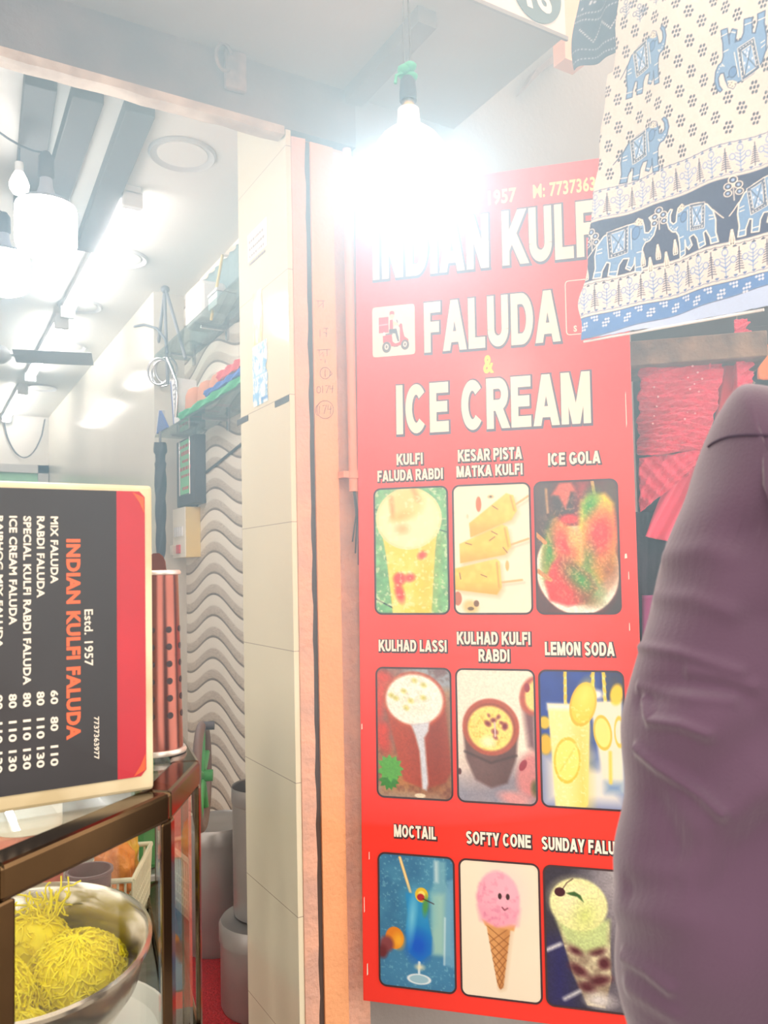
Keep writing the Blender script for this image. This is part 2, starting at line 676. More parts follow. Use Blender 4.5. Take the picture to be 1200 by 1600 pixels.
def wave_mat():
    m = mat('wavy_relief_tile', S(222, 212, 196), 0.45)
    nt = m.node_tree
    b = nt.nodes['Principled BSDF']
    L = nt.links
    geo = nt.nodes.new('ShaderNodeNewGeometry')
    sep = nt.nodes.new('ShaderNodeSeparateXYZ')
    L.new(geo.outputs['Position'], sep.inputs[0])

    def mth(op, a, c=None):
        n = nt.nodes.new('ShaderNodeMath'); n.operation = op
        for i, q in enumerate((a, c)):
            if q is None:
                continue
            if isinstance(q, (int, float)):
                n.inputs[i].default_value = q
            else:
                L.new(q, n.inputs[i])
        return n.outputs[0]
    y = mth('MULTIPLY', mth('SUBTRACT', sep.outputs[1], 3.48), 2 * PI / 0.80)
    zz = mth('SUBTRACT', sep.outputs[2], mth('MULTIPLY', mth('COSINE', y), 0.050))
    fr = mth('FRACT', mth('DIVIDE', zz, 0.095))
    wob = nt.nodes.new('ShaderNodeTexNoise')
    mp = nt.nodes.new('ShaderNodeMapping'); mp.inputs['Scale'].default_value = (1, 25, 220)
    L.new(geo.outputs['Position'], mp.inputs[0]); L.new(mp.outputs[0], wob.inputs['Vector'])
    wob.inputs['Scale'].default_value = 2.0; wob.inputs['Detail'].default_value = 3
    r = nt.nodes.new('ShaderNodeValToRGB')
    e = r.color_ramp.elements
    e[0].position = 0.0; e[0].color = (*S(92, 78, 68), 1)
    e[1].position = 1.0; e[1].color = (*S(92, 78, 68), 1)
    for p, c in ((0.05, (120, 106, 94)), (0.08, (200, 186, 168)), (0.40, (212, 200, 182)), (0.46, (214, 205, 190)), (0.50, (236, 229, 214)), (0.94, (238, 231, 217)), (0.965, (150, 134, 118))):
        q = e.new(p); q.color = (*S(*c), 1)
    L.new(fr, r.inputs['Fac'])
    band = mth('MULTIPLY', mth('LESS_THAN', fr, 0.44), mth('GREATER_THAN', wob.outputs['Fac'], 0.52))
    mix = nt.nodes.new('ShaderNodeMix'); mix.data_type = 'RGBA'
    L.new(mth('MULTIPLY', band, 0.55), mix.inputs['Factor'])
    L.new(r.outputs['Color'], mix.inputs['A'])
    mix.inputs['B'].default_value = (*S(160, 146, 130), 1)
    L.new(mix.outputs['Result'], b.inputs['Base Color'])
    return m


ZC = 2.77        # shop ceiling
XW, XN, YN = 1.006, 1.157, 3.90     # white wall face, niche face, niche far end
XP, YF = 0.816, 1.844               # pillar inner face, shop front
YB = 7.47
M_white = mat('white_paint', S(228, 226, 220), 0.5, var=0.04, scale=1.5)
M_wtile = zgrid_mat('white_glazed_tile', S(226, 222, 208), S(205, 200, 188), [('Z', 0.0, 0.6), ('Y', 0.3, 0.6)], 0.12)
M_ptile = zgrid_mat('cream_pillar_tile', S(226, 219, 192), S(168, 156, 136), [('Z', 0.2085, 0.3235)], 0.12, width=0.0022)
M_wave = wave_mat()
M_peach = mat('peach_plaster', S(228, 176, 150), 0.8, col2=S(206, 164, 146), scale=14, bump=0.6, bscale=55)
M_orange = mat('orange_paint', S(240, 172, 122), 0.7, var=0.1, scale=8, bump=0.35, bscale=70)
M_dark = mat('dark_gap', S(80, 66, 60), 0.9)
M_conc = mat('grey_soffit_paint', S(160, 153, 148), 0.85, var=0.1, scale=3, bump=0.15, bscale=30)
M_lintel = mat('stained_lintel_paint', S(122, 110, 108), 0.8, col2=S(98, 90, 90), scale=6, bump=0.4, bscale=25)
M_lip = mat('lintel_lip', S(205, 190, 175), 0.8, col2=S(160, 140, 125), scale=12, bump=0.5, bscale=40)
M_floor = mat('worn_floor_tile', S(184, 172, 160), 0.5, var=0.25, scale=5)
M_street = mat('street_paving', S(168, 158, 148), 0.85, var=0.3, scale=4, bump=0.5, bscale=40)
M_grey = mat('grey_facade', S(150, 146, 142), 0.85, var=0.12, scale=4, bump=0.2)


def sbox(name, lo, hi, m):
    return struct(MB().box(lo, hi).build(name, m))


sbox('floor', (-1.7, 1.95, -0.06), (1.5, YB + 0.1, 0.0), M_floor)
sbox('street_ground', (-4.0, -3.5, -0.08), (4.5, 1.95, -0.001), M_street)
struct(bpy.data.objects['street_ground'])
sbox('ceiling', (-1.7, YF + .035, ZC), (1.5, YB + 0.1, ZC + 0.08), M_white)
sbox('wall_left', (-1.75, 1.86, 0), (-1.6, YB, ZC), M_white)
sbox('wall_back', (-1.7, YB, 0), (1.5, YB + 0.12, ZC), M_white)
sbox('wall_right', (XW, YN, 0), (1.45, YB, ZC), M_wtile)
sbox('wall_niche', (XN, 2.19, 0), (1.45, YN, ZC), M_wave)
# pillar: masonry core, glazed slabs on the inner face, plaster bands on the street side
pil = struct(MB().box((XP + 0.014, YF + 0.03, 0), (1.45, 2.19, ZC - 0.002)).build('wall_pillar', M_orange))
put(MB().box((XP, YF, 0), (XP + 0.014, 2.195, ZC - .003)).build('tile_facing', M_ptile), pil)
mb = MB()
N = 60
for i in range(N):
    z0, z1 = 2.5 * i / N, 2.5 * (i + 1) / N
    j0, j1 = (0.0012 * math.sin(i * 1.7) + 0.0010 * math.sin(i * 4.1), 0.0012 * math.sin((i + 1) * 1.7) + 0.0010 * math.sin((i + 1) * 4.1))
    mb.hexa([(XP + .0145, YF - .004, z0), (.866 + j0, YF - .008, z0), (.867 + j0, YF + .04, z0), (XP + .0145, YF + .04, z0),
             (XP + .0145, YF - .004, z1), (.866 + j1, YF - .008, z1), (.867 + j1, YF + .04, z1), (XP + .0145, YF + .04, z1)])
put(mb.build('plaster_edge', M_peach), pil)
put(MB().box((.8690, YF + .004, 0), (.8835, YF + .04, 2.5)).build('door_groove', M_dark), pil)
put(MB().box((.884, YF - .002, 0), (.950, YF + .04, 2.5)).build('painted_post', M_orange), pil)
sbox('wall_facade', (.951, YF + .014, 0), (1.02, YF + .032, 2.50), M_peach)
sbox('wall_facade_right', (1.02, YF + .014, 0), (4.2, YF + .03, 3.6), M_grey)
# lintel and canopy
lin_o = struct(MB().box((-1.7, YF - .004, 2.517), (1.02, YF + .034, 2.668)).build('trim_1', M_lintel))
mb = MB()
for i in range(50):
    x0, x1 = -1.7 + 2.51 * i / 50, -1.7 + 2.51 * (i + 1) / 50
    a, b = (.0015 * math.sin(i * 2.3) + .0012 * math.sin(i * 5.1) for i in (i, i + 1))
    mb.hexa([(x0, YF - .008, 2.497 + a), (x1, YF - .008, 2.497 + b), (x1, YF + .034, 2.497 + b), (x0, YF + .034, 2.497 + a),
             (x0, YF - .008, 2.519), (x1, YF - .008, 2.519), (x1, YF + .034, 2.519), (x0, YF + .034, 2.519)])
put(mb.build('plaster_lip', M_lip), lin_o)
can = struct(MB().box((-2.6, 1.40, 2.668), (1.36, YF + .034, 2.74)).build('ceiling_canopy', M_conc))
put(MB().box((.985, 1.47, 2.628), (1.035, 1.83, 2.668)).build('soffit_batten', M_lintel), can)
# upper wall of the building over the stall
sbox('wall_upper', (-2.6, YF + .034, 2.86), (1.019, 2.0, 3.6), M_grey)
# back of the shop: door frame with green panel
M_frame = mat('grey_door_frame', S(190, 190, 188), 0.5)
M_green = mat('pale_green_panel', S(150, 205, 170), 0.5)
dr = struct(MB().box((.915, YB - .05, 0), (1.0, YB, 2.34)).box((-.2, YB - .05, 2.27), (1.0, YB, 2.34)).box((-.2, YB - .05, 0), (-.12, YB, 2.34)).build('door_1', M_frame))
put(MB().box((-.12, YB - .03, 0), (.915, YB - .01, 2.27)).build('door_panel', M_green), dr)

# ------------------------------------------------------------------ the big red sign board
SO = np.array([0.982, 1.805, 1.376])
sd_ = np.array([0.705, -0.709, -0.006]); sd_ = sd_ / np.linalg.norm(sd_)
su_ = np.array([0.015, 0.007, 1.0]); su_ = su_ - sd_ * (su_ @ sd_); su_ = su_ / np.linalg.norm(su_)
sn_ = np.cross(sd_, su_)          # faces the street


def sg(u, v, l=0.0):
    return Vector(SO + sd_ * u + su_ * v + sn_ * l)


M_red = mat('printed_red_sheet', S(244, 60, 48), 0.3, var=0.05, scale=2, bump=0.02, bscale=80)
M_cream = mat('cream_print', S(242, 235, 218), 0.35)
M_outline = mat('dark_print_outline', S(70, 48, 52), 0.4)
M_blueout = mat('slate_print_outline', S(96, 88, 112), 0.4)
M_yel = mat('yellow_print', S(240, 226, 40), 0.4)
M_palyel = mat('pale_yellow_print', S(240, 232, 150), 0.4)
M_edge = mat('board_edge', S(120, 60, 50), 0.7)
ink = inkmat('printed_ink', 0.3)

sign = thing('menu_sign_board', sg(.341, -1.06), 'tall red shop sign reading INDIAN KULFI FALUDA & ICE CREAM with nine food pictures', 'sign')
mb = MB()
W_, V0, V1 = 0.682, -1.062, 1.001
mb.obox(sg(0.001, V0, -.018), sd_ * W_, su_ * (V1 - V0), sn_ * .018)
mb.build('board', M_red, sign, bevel=.002)
# wooden batten behind, so the board stands off the wall
MB().obox(sg(.05, -.96, -.05), sd_ * .04, su_ * 1.9, sn_ * .032).obox(sg(.58, -.96, -.05), sd_ * .04, su_ * 1.9, sn_ * .032).build('back_batten', M_edge, sign)


def words(name, items, off, outl, drop, mat_in, mat_out):
    for txt, box in items:
        a, b = MB(), MB()
        h = box[3] - box[1]
        block_text(a, txt, box, sg, 0.0, .0016)
        block_text(b, txt, box, sg, outl, .0008, (drop * h, -drop * h))
        o = a.build(name, mat_in, sign, fix=False)
        b.build('letter_outline', mat_out, o, fix=False)


words('heading_lettering', [('INDIAN KULFI', (.048, .757, .637, .897)), ('FALUDA', (.182, .553, .520, .683)), ('ICE CREAM', (.106, .347, .587, .474))],
      0, .042, .012, M_cream, M_blueout)
words('caption_lettering', [
    ('KULFI', (.105, .268, .173, .297)), ('FALUDA RABDI', (.054, .228, .224, .256)),
    ('KESAR PISTA', (.263, .269, .421, .299)), ('MATKA KULFI', (.259, .230, .422, .258)), ('ICE GOLA', (.484, .249, .606, .279)),
    ('KULHAD LASSI', (.052, -.203, .226, -.174)), ('KULHAD KULFI', (.252, -.184, .431, -.153)), ('RABDI', (.305, -.225, .380, -.195)),
    ('LEMON SODA', (.465, -.208, .625, -.176)), ('MOCTAIL', (.086, -.659, .192, -.629)), ('SOFTY CONE', (.266, -.663, .421, -.633)),
    ('SUNDAY FALUDA', (.446, -.664, .648, -.634))], 0, .10, .05, M_cream, M_outline)
mb = MB()
letter(mb, '&', (.331, .487, .358, .534), sg, off=.04, lift=.0012)
mb.build('ampersand', M_yel, sign, fix=False)
mb = MB()
letter(mb, 'Estd. 1957', (.262, .917, .423, .955), sg, off=.03, lift=.0012)
mb.build('year_lettering', M_palyel, sign, fix=False)
mb = MB()
letter(mb, 'M: 7737363977', (.464, .919, .665, .956), sg, off=.03, lift=.0012)
mb.build('phone_lettering', M_palyel, sign, fix=False)
# thin cream box with an S at its lower left
mb = MB()
pts = []
bu0, bv0, bu1, bv1, br = .536, .567, .668, .701, .008
for (cx, cy, a0) in ((bu1 - br, bv1 - br, 0), (bu0 + br, bv1 - br, 90), (bu0 + br, bv0 + br, 180), (bu1 - br, bv0 + br, 270)):
    for k in range(5):
        a = math.radians(a0 + 22.5 * k)
        pts.append((cx + br * math.cos(a), cy + br * math.sin(a)))


def ribbon(mb, pts, wd, place, lift, closed=True, mi=0):
    n = len(pts)
    vs, fs = [], []
    for i in range(n):
        p0 = pts[i - 1] if (closed or i > 0) else pts[i]
        p1 = pts[(i + 1) % n] if (closed or i < n - 1) else pts[i]
        tx, ty = p1[0] - p0[0], p1[1] - p0[1]
        l = math.hypot(tx, ty) or 1
        nx, ny = -ty / l * wd / 2, tx / l * wd / 2
        vs += [place(pts[i][0] + nx, pts[i][1] + ny, lift), place(pts[i][0] - nx, pts[i][1] - ny, lift)]
    for i in range(n if closed else n - 1):
        j = (i + 1) % n
        fs.append((2 * i, 2 * i + 1, 2 * j + 1, 2 * j))
    mb.add(vs, fs, mi)


ribbon(mb, pts, .0022, sg, .0012)
mb.build('thin_box_print', M_cream, sign, fix=False)
mb = MB()
letter(mb, 'S', (.553, .573, .561, .589), sg, off=.04, lift=.0012)
mb.build('small_lettering', M_cream, sign, fix=False)
# scuffs and a paint chip along the board's edges
for (u, v, du, dv) in ((.655, .02, .006, .012), (.662, -.03, .002, .02), (.668, .33, .002, .09), (.012, -1.0, .003, .03), (.02, -.72, .002, .02), (.004, -.4, .003, .015), (.006, -.85, .002, .04), (.66, -.15, .002, .02)):
    mb = MB()
    mb.add([sg(u, v, .0009), sg(u + du, v + dv * .1, .0009), sg(u + du * .8, v + dv, .0009), sg(u + du * .1, v + dv * .9, .0009)], [(0, 1, 2, 3)])
    mb.build('scuff', M_cream, sign, fix=False)

COLS = ((.045, .2345), (.2485, .438), (.4495, .643))
ROWS = ((.209, -.109), (-.244, -.563), (-.700, -1.018))


def picture(p, c, r, name, label):
    """rounded printed picture with a dark keyline"""
    u0_, u1_ = COLS[c]
    vt, vb = ROWS[r]
    wd, ht, rad = u1_ - u0_, vt - vb, .017

    def place(U, V):
        u = u0_ + U * wd
        v = vt - V * ht
        return SO + sd_ * u[..., None] + su_ * v[..., None] + sn_ * .0012

    def keep(U, V):
        x = np.maximum(np.abs(U - .5) * wd - (wd / 2 - rad), 0)
        y = np.maximum(np.abs(V - .5) * ht - (ht / 2 - rad), 0)
        return np.hypot(x, y) <= rad
    o = p.grid(name, ink, place, keep, sign, label=label)
    mb = MB()
    pts = []
    for (cx, cy, a0) in ((u1_ - rad, vt - rad, 0), (u0_ + rad, vt - rad, 90), (u0_ + rad, vb + rad, 180), (u1_ - rad, vb + rad, 270)):
        for k in range(9):
            a = math.radians(a0 + 11.25 * k)
            pts.append((cx + rad * math.cos(a), cy + rad * math.sin(a)))
    ribbon(mb, pts, .0045, sg, .0020)
    mb.build('keyline', M_outline, o, fix=False)
    return o


def leaf(p, x0, y0, ang, L, wd, col):
    c, s = math.cos(ang), math.sin(ang)
    pts = [(x0 + c * L * t - s * wd * k, y0 + s * L * t + c * wd * k) for t, k in ((0, 0), (.3, .5), (.7, .4), (1, 0), (.7, -.4), (.3, -.5))]
    p.poly(pts, col)


# kulfi faluda rabdi
p = Pic(43, 197, 362, 740, 110, 186, C8(120, 190, 130))
p.mix(p.noise(60, 1) * .9 - .25, C8(70, 150, 100))
p.speckle(.18, 18, 4)
p.line([(43, 285), (362, 395)], 5, C8(40, 90, 70))
p.line([(43, 675), (140, 725)], 6, C8(30, 70, 60))
p.poly([(60, 300), (325, 300), (305, 470), (285, 740), (120, 740), (95, 500)], C8(246, 220, 60), soft=3)
p.mix(p.cov(p.sd_poly([(60, 300), (325, 300), (305, 470), (285, 740), (120, 740), (95, 500)])) * np.clip((p.noise(45, 9) - .45) * 3, 0, 1), C8(250, 236, 130))
p.mix(p.cov(p.sd_poly([(240, 420), (310, 420), (285, 740), (225, 740)]), 30) * .5, C8(226, 190, 30))
p.ell(193, 335, 140, 130, C8(250, 238, 180))
p.ring(193, 330, 138, 128, 10, C8(226, 226, 160))
p.ell(193, 345, 118, 108, C8(252, 240, 190), soft=8)
p.ell(190, 262, 70, 68, C8(250, 216, 130), soft=14)
p.line([(118, 240), (125, 320)], 14, C8(226, 150, 60), soft=8)
p.line([(215, 205), (235, 250)], 16, C8(232, 160, 70), soft=8)
p.ell(160, 320, 40, 18, C8(236, 190, 90), -.3, 10)
p.ell(165, 375, 26, 20, C8(244, 190, 120), 0, 10)
for x, y, rx, ry, a in ((150, 590, 26, 26, .3), (195, 585, 22, 16, -.2), (150, 650, 18, 40, -.25), (250, 490, 18, 14, -.6)):
    p.ell(x, y, rx, ry, C8(226, 60, 50), a, 6)
p.mix(np.clip((p.noise(14, 21) - .62) * 6, 0, .5), C8(252, 246, 210))
picture(p, 0, 0, 'picture', 'printed picture of a tall yellow drink in a cup on green boards')
# kesar pista matka kulfi
p = Pic(384, 183, 722, 744, 116, 192, C8(246, 238, 214))
p.mix(p.noise(150, 2) * .5, C8(236, 222, 196))
for pts, st in (([(455, 350), (620, 225), (650, 235), (665, 300), (640, 340), (460, 412)], [(660, 275), (716, 240)]),
                ([(410, 440), (600, 360), (622, 372), (636, 455), (610, 490), (412, 524)], [(630, 450), (712, 424)]),
                ([(384, 548), (570, 508), (585, 520), (592, 630), (570, 662), (384, 638)], [(590, 610), (680, 600)])):
    p.line([(x + 10, y + 12) for x, y in st], 9, C8(220, 205, 180), 4)
    p.line(st, 9, C8(222, 180, 110))
    p.poly([(x + 10, y + 14) for x, y in pts], C8(200, 175, 120), soft=8, a=.6)
    sd = p.poly(pts, C8(242, 200, 66), soft=2)
    p.mix(p.cov(sd) * np.clip((p.noise(26, 5) - .4) * 1.6, 0, .6), C8(250, 226, 120))
    p.mix(p.cov(sd) * np.clip((p.Y - np.mean([q[1] for q in pts]) - 20) / 70, 0, .6), C8(216, 160, 40))
    x2, y2 = pts[2]; x3, y3 = pts[3]
    p.line([(x2 - 12, y2 + 4), (x3 - 12, y3)], 4, C8(196, 146, 40), 3)
for x, y, a in ((570, 285, .6), (565, 395, .5), (555, 420, -.6), (410, 580, 1.4), (515, 580, .4), (450, 440, .3), (610, 470, .9)):
    p.line([(x - 14 * math.cos(a), y - 14 * math.sin(a)), (x + 14 * math.cos(a), y + 14 * math.sin(a))], 4, C8(130, 90, 40))
p.ell(498, 268, 12, 33, C8(206, 110, 50)); p.ell(552, 237, 14, 8, C8(214, 190, 130)); p.ell(552, 237, 6, 4, C8(90, 80, 50))
p.ell(448, 320, 5, 10, C8(226, 210, 170)); p.ell(618, 538, 8, 22, C8(226, 180, 90)); p.ell(398, 678, 18, 30, C8(190, 110, 70))
p.ell(455, 715, 34, 28, C8(222, 200, 130), .4, 6); p.ell(455, 722, 14, 8, C8(110, 90, 50)); p.ell(480, 700, 12, 14, C8(120, 80, 40))
picture(p, 1, 0, 'picture', 'printed picture of three yellow kulfi on sticks')
# ice gola
p = Pic(743, 166, 1108, 748, 126, 196, C8(96, 40, 36))
p.mix(p.noise(70, 3) - .2, C8(66, 50, 48))
p.rect(743, 166, 815, 460, C8(74, 62, 60), 20); p.rect(1050, 166, 1108, 300, C8(80, 62, 44), 20)
p.ell(880, 260, 58, 70, C8(60, 50, 50), 0, 6); p.poly([(818, 225), (858, 172), (908, 172), (932, 215), (905, 215), (880, 290), (850, 230)], C8(206, 92, 70), soft=5)
p.rect(930, 166, 985, 350, C8(150, 40, 46), 18)
p.line([(795, 200), (800, 300)], 10, C8(190, 150, 90), 4)
p.ell(895, 335, 45, 22, C8(214, 30, 36), 0, 6)
p.ell(925, 560, 182, 196, C8(244, 240, 224), -.35, 3)
p.ell(930, 540, 168, 172, C8(212, 200, 176), -.35, 4)
p.line([(1000, 170), (1008, 225)], 14, C8(210, 160, 80))
sd = p.poly([(948, 260), (985, 228), (1055, 225), (1090, 270), (1100, 420), (1085, 560), (1020, 620), (965, 560), (935, 360)], C8(240, 206, 40), soft=8)
p.ell(988, 275, 30, 55, C8(40, 150, 40), .3, 20); p.ell(1030, 410, 62, 100, C8(226, 40, 40), .2, 24); p.ell(975, 520, 26, 60, C8(90, 130, 50), .1, 20)
p.ell(1060, 560, 40, 60, C8(150, 84, 40), .3, 30)
sd = p.poly([(835, 330), (900, 370), (945, 430), (950, 540), (870, 620), (780, 600), (775, 470), (800, 390)], C8(244, 160, 60), soft=8)
p.ell(806, 470, 26, 100, C8(60, 150, 40), .15, 16); p.ell(868, 450, 36, 75, C8(226, 50, 50), -.3, 18); p.ell(920, 420, 30, 40, C8(244, 180, 90), 0, 14)
sd = p.poly([(845, 495), (900, 520), (980, 580), (1010, 640), (960, 700), (880, 716), (800, 690), (780, 610), (815, 530)], C8(222, 44, 44), soft=6)
p.ell(940, 600, 90, 40, C8(60, 150, 50), .8, 24); p.ell(965, 690, 40, 20, C8(120, 90, 40), .2, 16)
p.line([(743, 395), (785, 435)], 18, C8(200, 140, 70)); p.line([(750, 560), (805, 600)], 18, C8(200, 140, 70))
p.mix(np.clip((p.noise(9, 33) - .55) * 3, 0, .35) * p.cov(p.sd_ell(925, 480, 170, 250), 30), C8(255, 200, 150))
p.speckle(.14, 7, 14)
p.poly([(1108, 600), (1108, 748), (1040, 748), (1090, 690)], C8(66, 56, 54), soft=6)
picture(p, 2, 0, 'picture', 'printed picture of red, green and yellow ice gola in a white bowl')
# kulhad lassi
p = Pic(55, 196, 378, 765, 110, 194, C8(150, 160, 170))
p.rect(55, 196, 150, 640, C8(150, 70, 50), 60); p.rect(55, 560, 378, 765, C8(176, 120, 70), 40); p.rect(340, 290, 378, 765, C8(170, 130, 90), 16)
p.mix(np.clip((p.noise(30, 8) - .5) * 2, 0, .5), C8(96, 40, 36))
for x, y, rx, ry, a in ((85, 240, 40, 26, .4), (72, 310, 26, 60, .2), (75, 470, 34, 34, 0), (80, 520, 26, 50, -.4), (62, 390, 20, 40, .1)):
    p.ell(x, y, rx, ry, C8(206, 66, 50), a, 10)
p.poly([(90, 350), (352, 345), (375, 640), (350, 690), (260, 722), (170, 690), (150, 600)], C8(176, 72, 46), soft=4)
p.mix(p.cov(p.sd_poly([(250, 430), (360, 380), (375, 640), (350, 700), (280, 720)]), 60) * .6, C8(110, 44, 32))
p.ell(220, 335, 136, 124, C8(186, 84, 58), .1, 3); p.ell(220, 335, 124, 111, C8(238, 244, 232), .1, 4)
p.mix(p.cov(p.sd_ell(215, 310, 90, 70), 40) * np.clip((p.noise(24, 6) - .45) * 3, 0, .6), C8(214, 220, 190))
for x, y in ((175, 298), (222, 250), (262, 270), (185, 372), (120, 318), (260, 325), (205, 340), (140, 330)):
    p.ell(x, y, 10, 8, C8(200, 200, 90), .5, 5)
p.poly([(205, 445), (285, 430), (280, 470), (262, 500), (276, 700), (268, 728), (250, 722), (240, 560), (222, 490)], C8(206, 212, 222), soft=4)
for a in (-2.6, -2.1, -1.6, -1.1, -.6, 0, .5, 1.0, 1.5, 2.2, 2.8):
    leaf(p, 110, 640, a, 62, 30, C8(90, 170, 70)); leaf(p, 105, 690, a + .3, 48, 22, C8(60, 136, 50))
p.ell(240, 752, 24, 10, C8(236, 220, 190))
p.speckle(.1, 6, 3)
picture(p, 0, 1, 'picture', 'printed picture of lassi running down a red clay cup')
# kulhad kulfi rabdi
p = Pic(402, 208, 747, 788, 116, 194, C8(240, 230, 212))
p.mix(np.clip((p.Y - 560) / 150, 0, 1) * .7, C8(204, 190, 190)); p.mix(np.clip((p.Y - 650) / 150, 0, 1) * p.noise(60, 4), C8(110, 110, 130))
p.rect(560, 640, 700, 740, C8(120, 112, 126), 60); p.rect(402, 720, 600, 788, C8(130, 136, 156), 50)
p.poly([(690, 330), (747, 380), (747, 560), (715, 540)], C8(120, 84, 92), soft=10); p.ell(745, 320, 62, 85, C8(180, 84, 66), .2, 4); p.ell(752, 318, 46, 68, C8(240, 220, 130), .2, 4); p.ell(715, 285, 12, 20, C8(150, 40, 60))
p.poly([(430, 480), (672, 480), (660, 600), (620, 700), (550, 724), (480, 690), (440, 600)], C8(96, 68, 66), soft=5)
p.mix(p.cov(p.sd_ell(500, 600, 40, 90), 50) * .5, C8(150, 120, 116)); p.line([(436, 570), (550, 615), (662, 580)], 8, C8(70, 48, 48), 4)
p.ell(552, 460, 125, 124, C8(176, 84, 62), 0, 3); p.ell(552, 460, 108, 104, C8(150, 70, 52), 0, 3); p.ell(550, 466, 100, 98, C8(240, 222, 120), 0, 4)
p.mix(p.cov(p.sd_ell(550, 466, 98, 96)) * np.clip((p.noise(14, 15) - .6) * 4, 0, .6), C8(210, 180, 60))
for x, y, r in ((540, 445, 14), (565, 430, 12), (587, 415, 9), (615, 455, 16), (570, 480, 14), (572, 505, 10), (600, 440, 8), (545, 410, 6)):
    p.ell(x, y, r, r * .75, C8(130, 36, 56), x * .1, 4)
p.line([(570, 440), (572, 500)], 7, C8(220, 190, 190)); p.ell(540, 525, 30, 24, C8(246, 240, 190), 0, 8)
p.ell(725, 660, 60, 100, C8(206, 130, 130), .2, 10); p.ell(650, 765, 66, 28, C8(214, 150, 150), .2, 8); p.ell(690, 620, 14, 26, C8(150, 40, 60), .5); p.ell(740, 715, 16, 30, C8(90, 90, 40), 0, 6); p.ell(410, 658, 9, 14, C8(96, 50, 50))
p.speckle(.08, 6, 9)
picture(p, 1, 1, 'picture', 'printed picture of a dark clay cup of yellow rabdi')
# lemon soda
p = Pic(766, 218, 1135, 817, 126, 204, C8(36, 70, 166))
p.mix(p.noise(80, 12) * .8 - .1, C8(24, 44, 120)); p.rect(1060, 218, 1135, 340, C8(60, 56, 70), 30)
p.rect(766, 590, 1135, 817, C8(226, 222, 212), 40); p.rect(950, 600, 1010, 640, C8(70, 100, 160), 20)
p.ell(785, 450, 26, 28, C8(230, 190, 40), 0, 4); p.ell(788, 545, 30, 45, C8(226, 180, 30), 0, 4)
for x0, x1 in ((883, 880), (1006, 998), (1050, 1056)):
    p.line([(x0, 218), (x1, 390)], 13, C8(240, 226, 130))
    for k in range(5):
        p.line([(x0, 226 + 34 * k), (x1, 240 + 34 * k)], 11, C8(230, 196, 30), 3)
p.poly([(985, 350), (1127, 345), (1122, 740), (1045, 742)], C8(226, 224, 200), soft=5); p.rect(1045, 700, 1118, 745, C8(120, 150, 190), 14)
p.ell(1020, 320, 26, 20, C8(244, 244, 236), 0, 8)
p.ell(1105, 318, 28, 46, C8(240, 200, 30), .2, 4)
p.ell(1040, 486, 38, 72, C8(240, 226, 120), -.1, 3); p.ring(1040, 486, 36, 70, 7, C8(226, 190, 40), -.1); p.ring(1112, 480, 20, 60, 6, C8(226, 196, 60))
p.line([(1070, 570), (1068, 700)], 13, C8(232, 206, 70), 4)
p.poly([(800, 365), (990, 365), (968, 800), (955, 817), (825, 817), (815, 600)], C8(240, 232, 150), soft=3)
p.rect(800, 365, 905, 390, C8(230, 230, 226), 8); p.rect(925, 470, 968, 817, C8(230, 206, 90), 30)
p.ell(958, 365, 55, 96, C8(244, 206, 50), .25, 3); p.ring(958, 365, 53, 92, 8, C8(236, 184, 20), .25); p.ell(965, 330, 30, 60, C8(250, 224, 90), .3, 16)
p.ell(882, 612, 58, 98, C8(244, 230, 110), .08, 3); p.ring(882, 612, 55, 95, 8, C8(230, 196, 40), .08); p.line([(850, 660), (915, 560)], 3, C8(232, 204, 60), 3)
p.mix(np.clip((p.noise(10, 30) - .62) * 4, 0, .35) * p.cov(p.sd_poly([(800, 365), (990, 365), (955, 817), (825, 817)])), C8(255, 250, 220))
picture(p, 2, 1, 'picture', 'printed picture of lemon soda glasses with yellow slices on blue')
# moctail
p = Pic(88, 170, 413, 745, 110, 196, C8(70, 136, 170))
p.mix(p.noise(80, 7) * 1.2 - .3, C8(44, 96, 140)); p.rect(88, 560, 413, 745, C8(66, 130, 170), 50)
p.mix(np.clip((p.noise(9, 40) - .66) * 5, 0, .5), C8(130, 190, 206))
p.poly([(333, 185), (378, 190), (378, 270), (400, 330), (398, 590), (315, 590), (312, 320), (335, 270)], C8(120, 176, 190), soft=5, a=.8); p.rect(330, 190, 345, 280, C8(206, 226, 226), 6, .8)
p.poly([(312, 330), (372, 330), (368, 590), (315, 590)], C8(166, 206, 186), soft=10, a=.7)
p.poly([(385, 270), (413, 260), (413, 640), (365, 630), (375, 420)], C8(110, 166, 196), soft=5, a=.8); p.line([(372, 430), (366, 628)], 5, C8(200, 226, 230), 3)
p.line([(182, 185), (226, 332)], 12, C8(232, 190, 110)); p.line([(182, 185), (226, 332)], 4, C8(240, 222, 170))
p.poly([(205, 335), (300, 340), (298, 430), (316, 520), (310, 590), (262, 630), (215, 590), (203, 500), (212, 430)], C8(30, 130, 196), soft=3)
p.rect(215, 345, 290, 450, C8(60, 160, 200), 40, .7); p.ell(255, 560, 46, 56, C8(20, 90, 200), 0, 20); p.ell(232, 440, 12, 70, C8(120, 200, 226), .1, 10)
p.ell(274, 340, 28, 32, C8(226, 190, 50)); p.ell(274, 342, 16, 20, C8(240, 220, 110)); p.ell(290, 385, 12, 40, C8(80, 150, 80), .1, 4)
p.ell(270, 350, 16, 15, C8(176, 40, 50)); p.line([(280, 356), (326, 374)], 4, C8(60, 30, 40))
p.line([(260, 630), (258, 685)], 10, C8(196, 220, 230)); p.ell(258, 702, 48, 22, C8(150, 190, 206)); p.ring(258, 702, 46, 20, 5, C8(220, 232, 236)); p.ell(262, 650, 16, 10, C8(230, 226, 190), 0, 6)
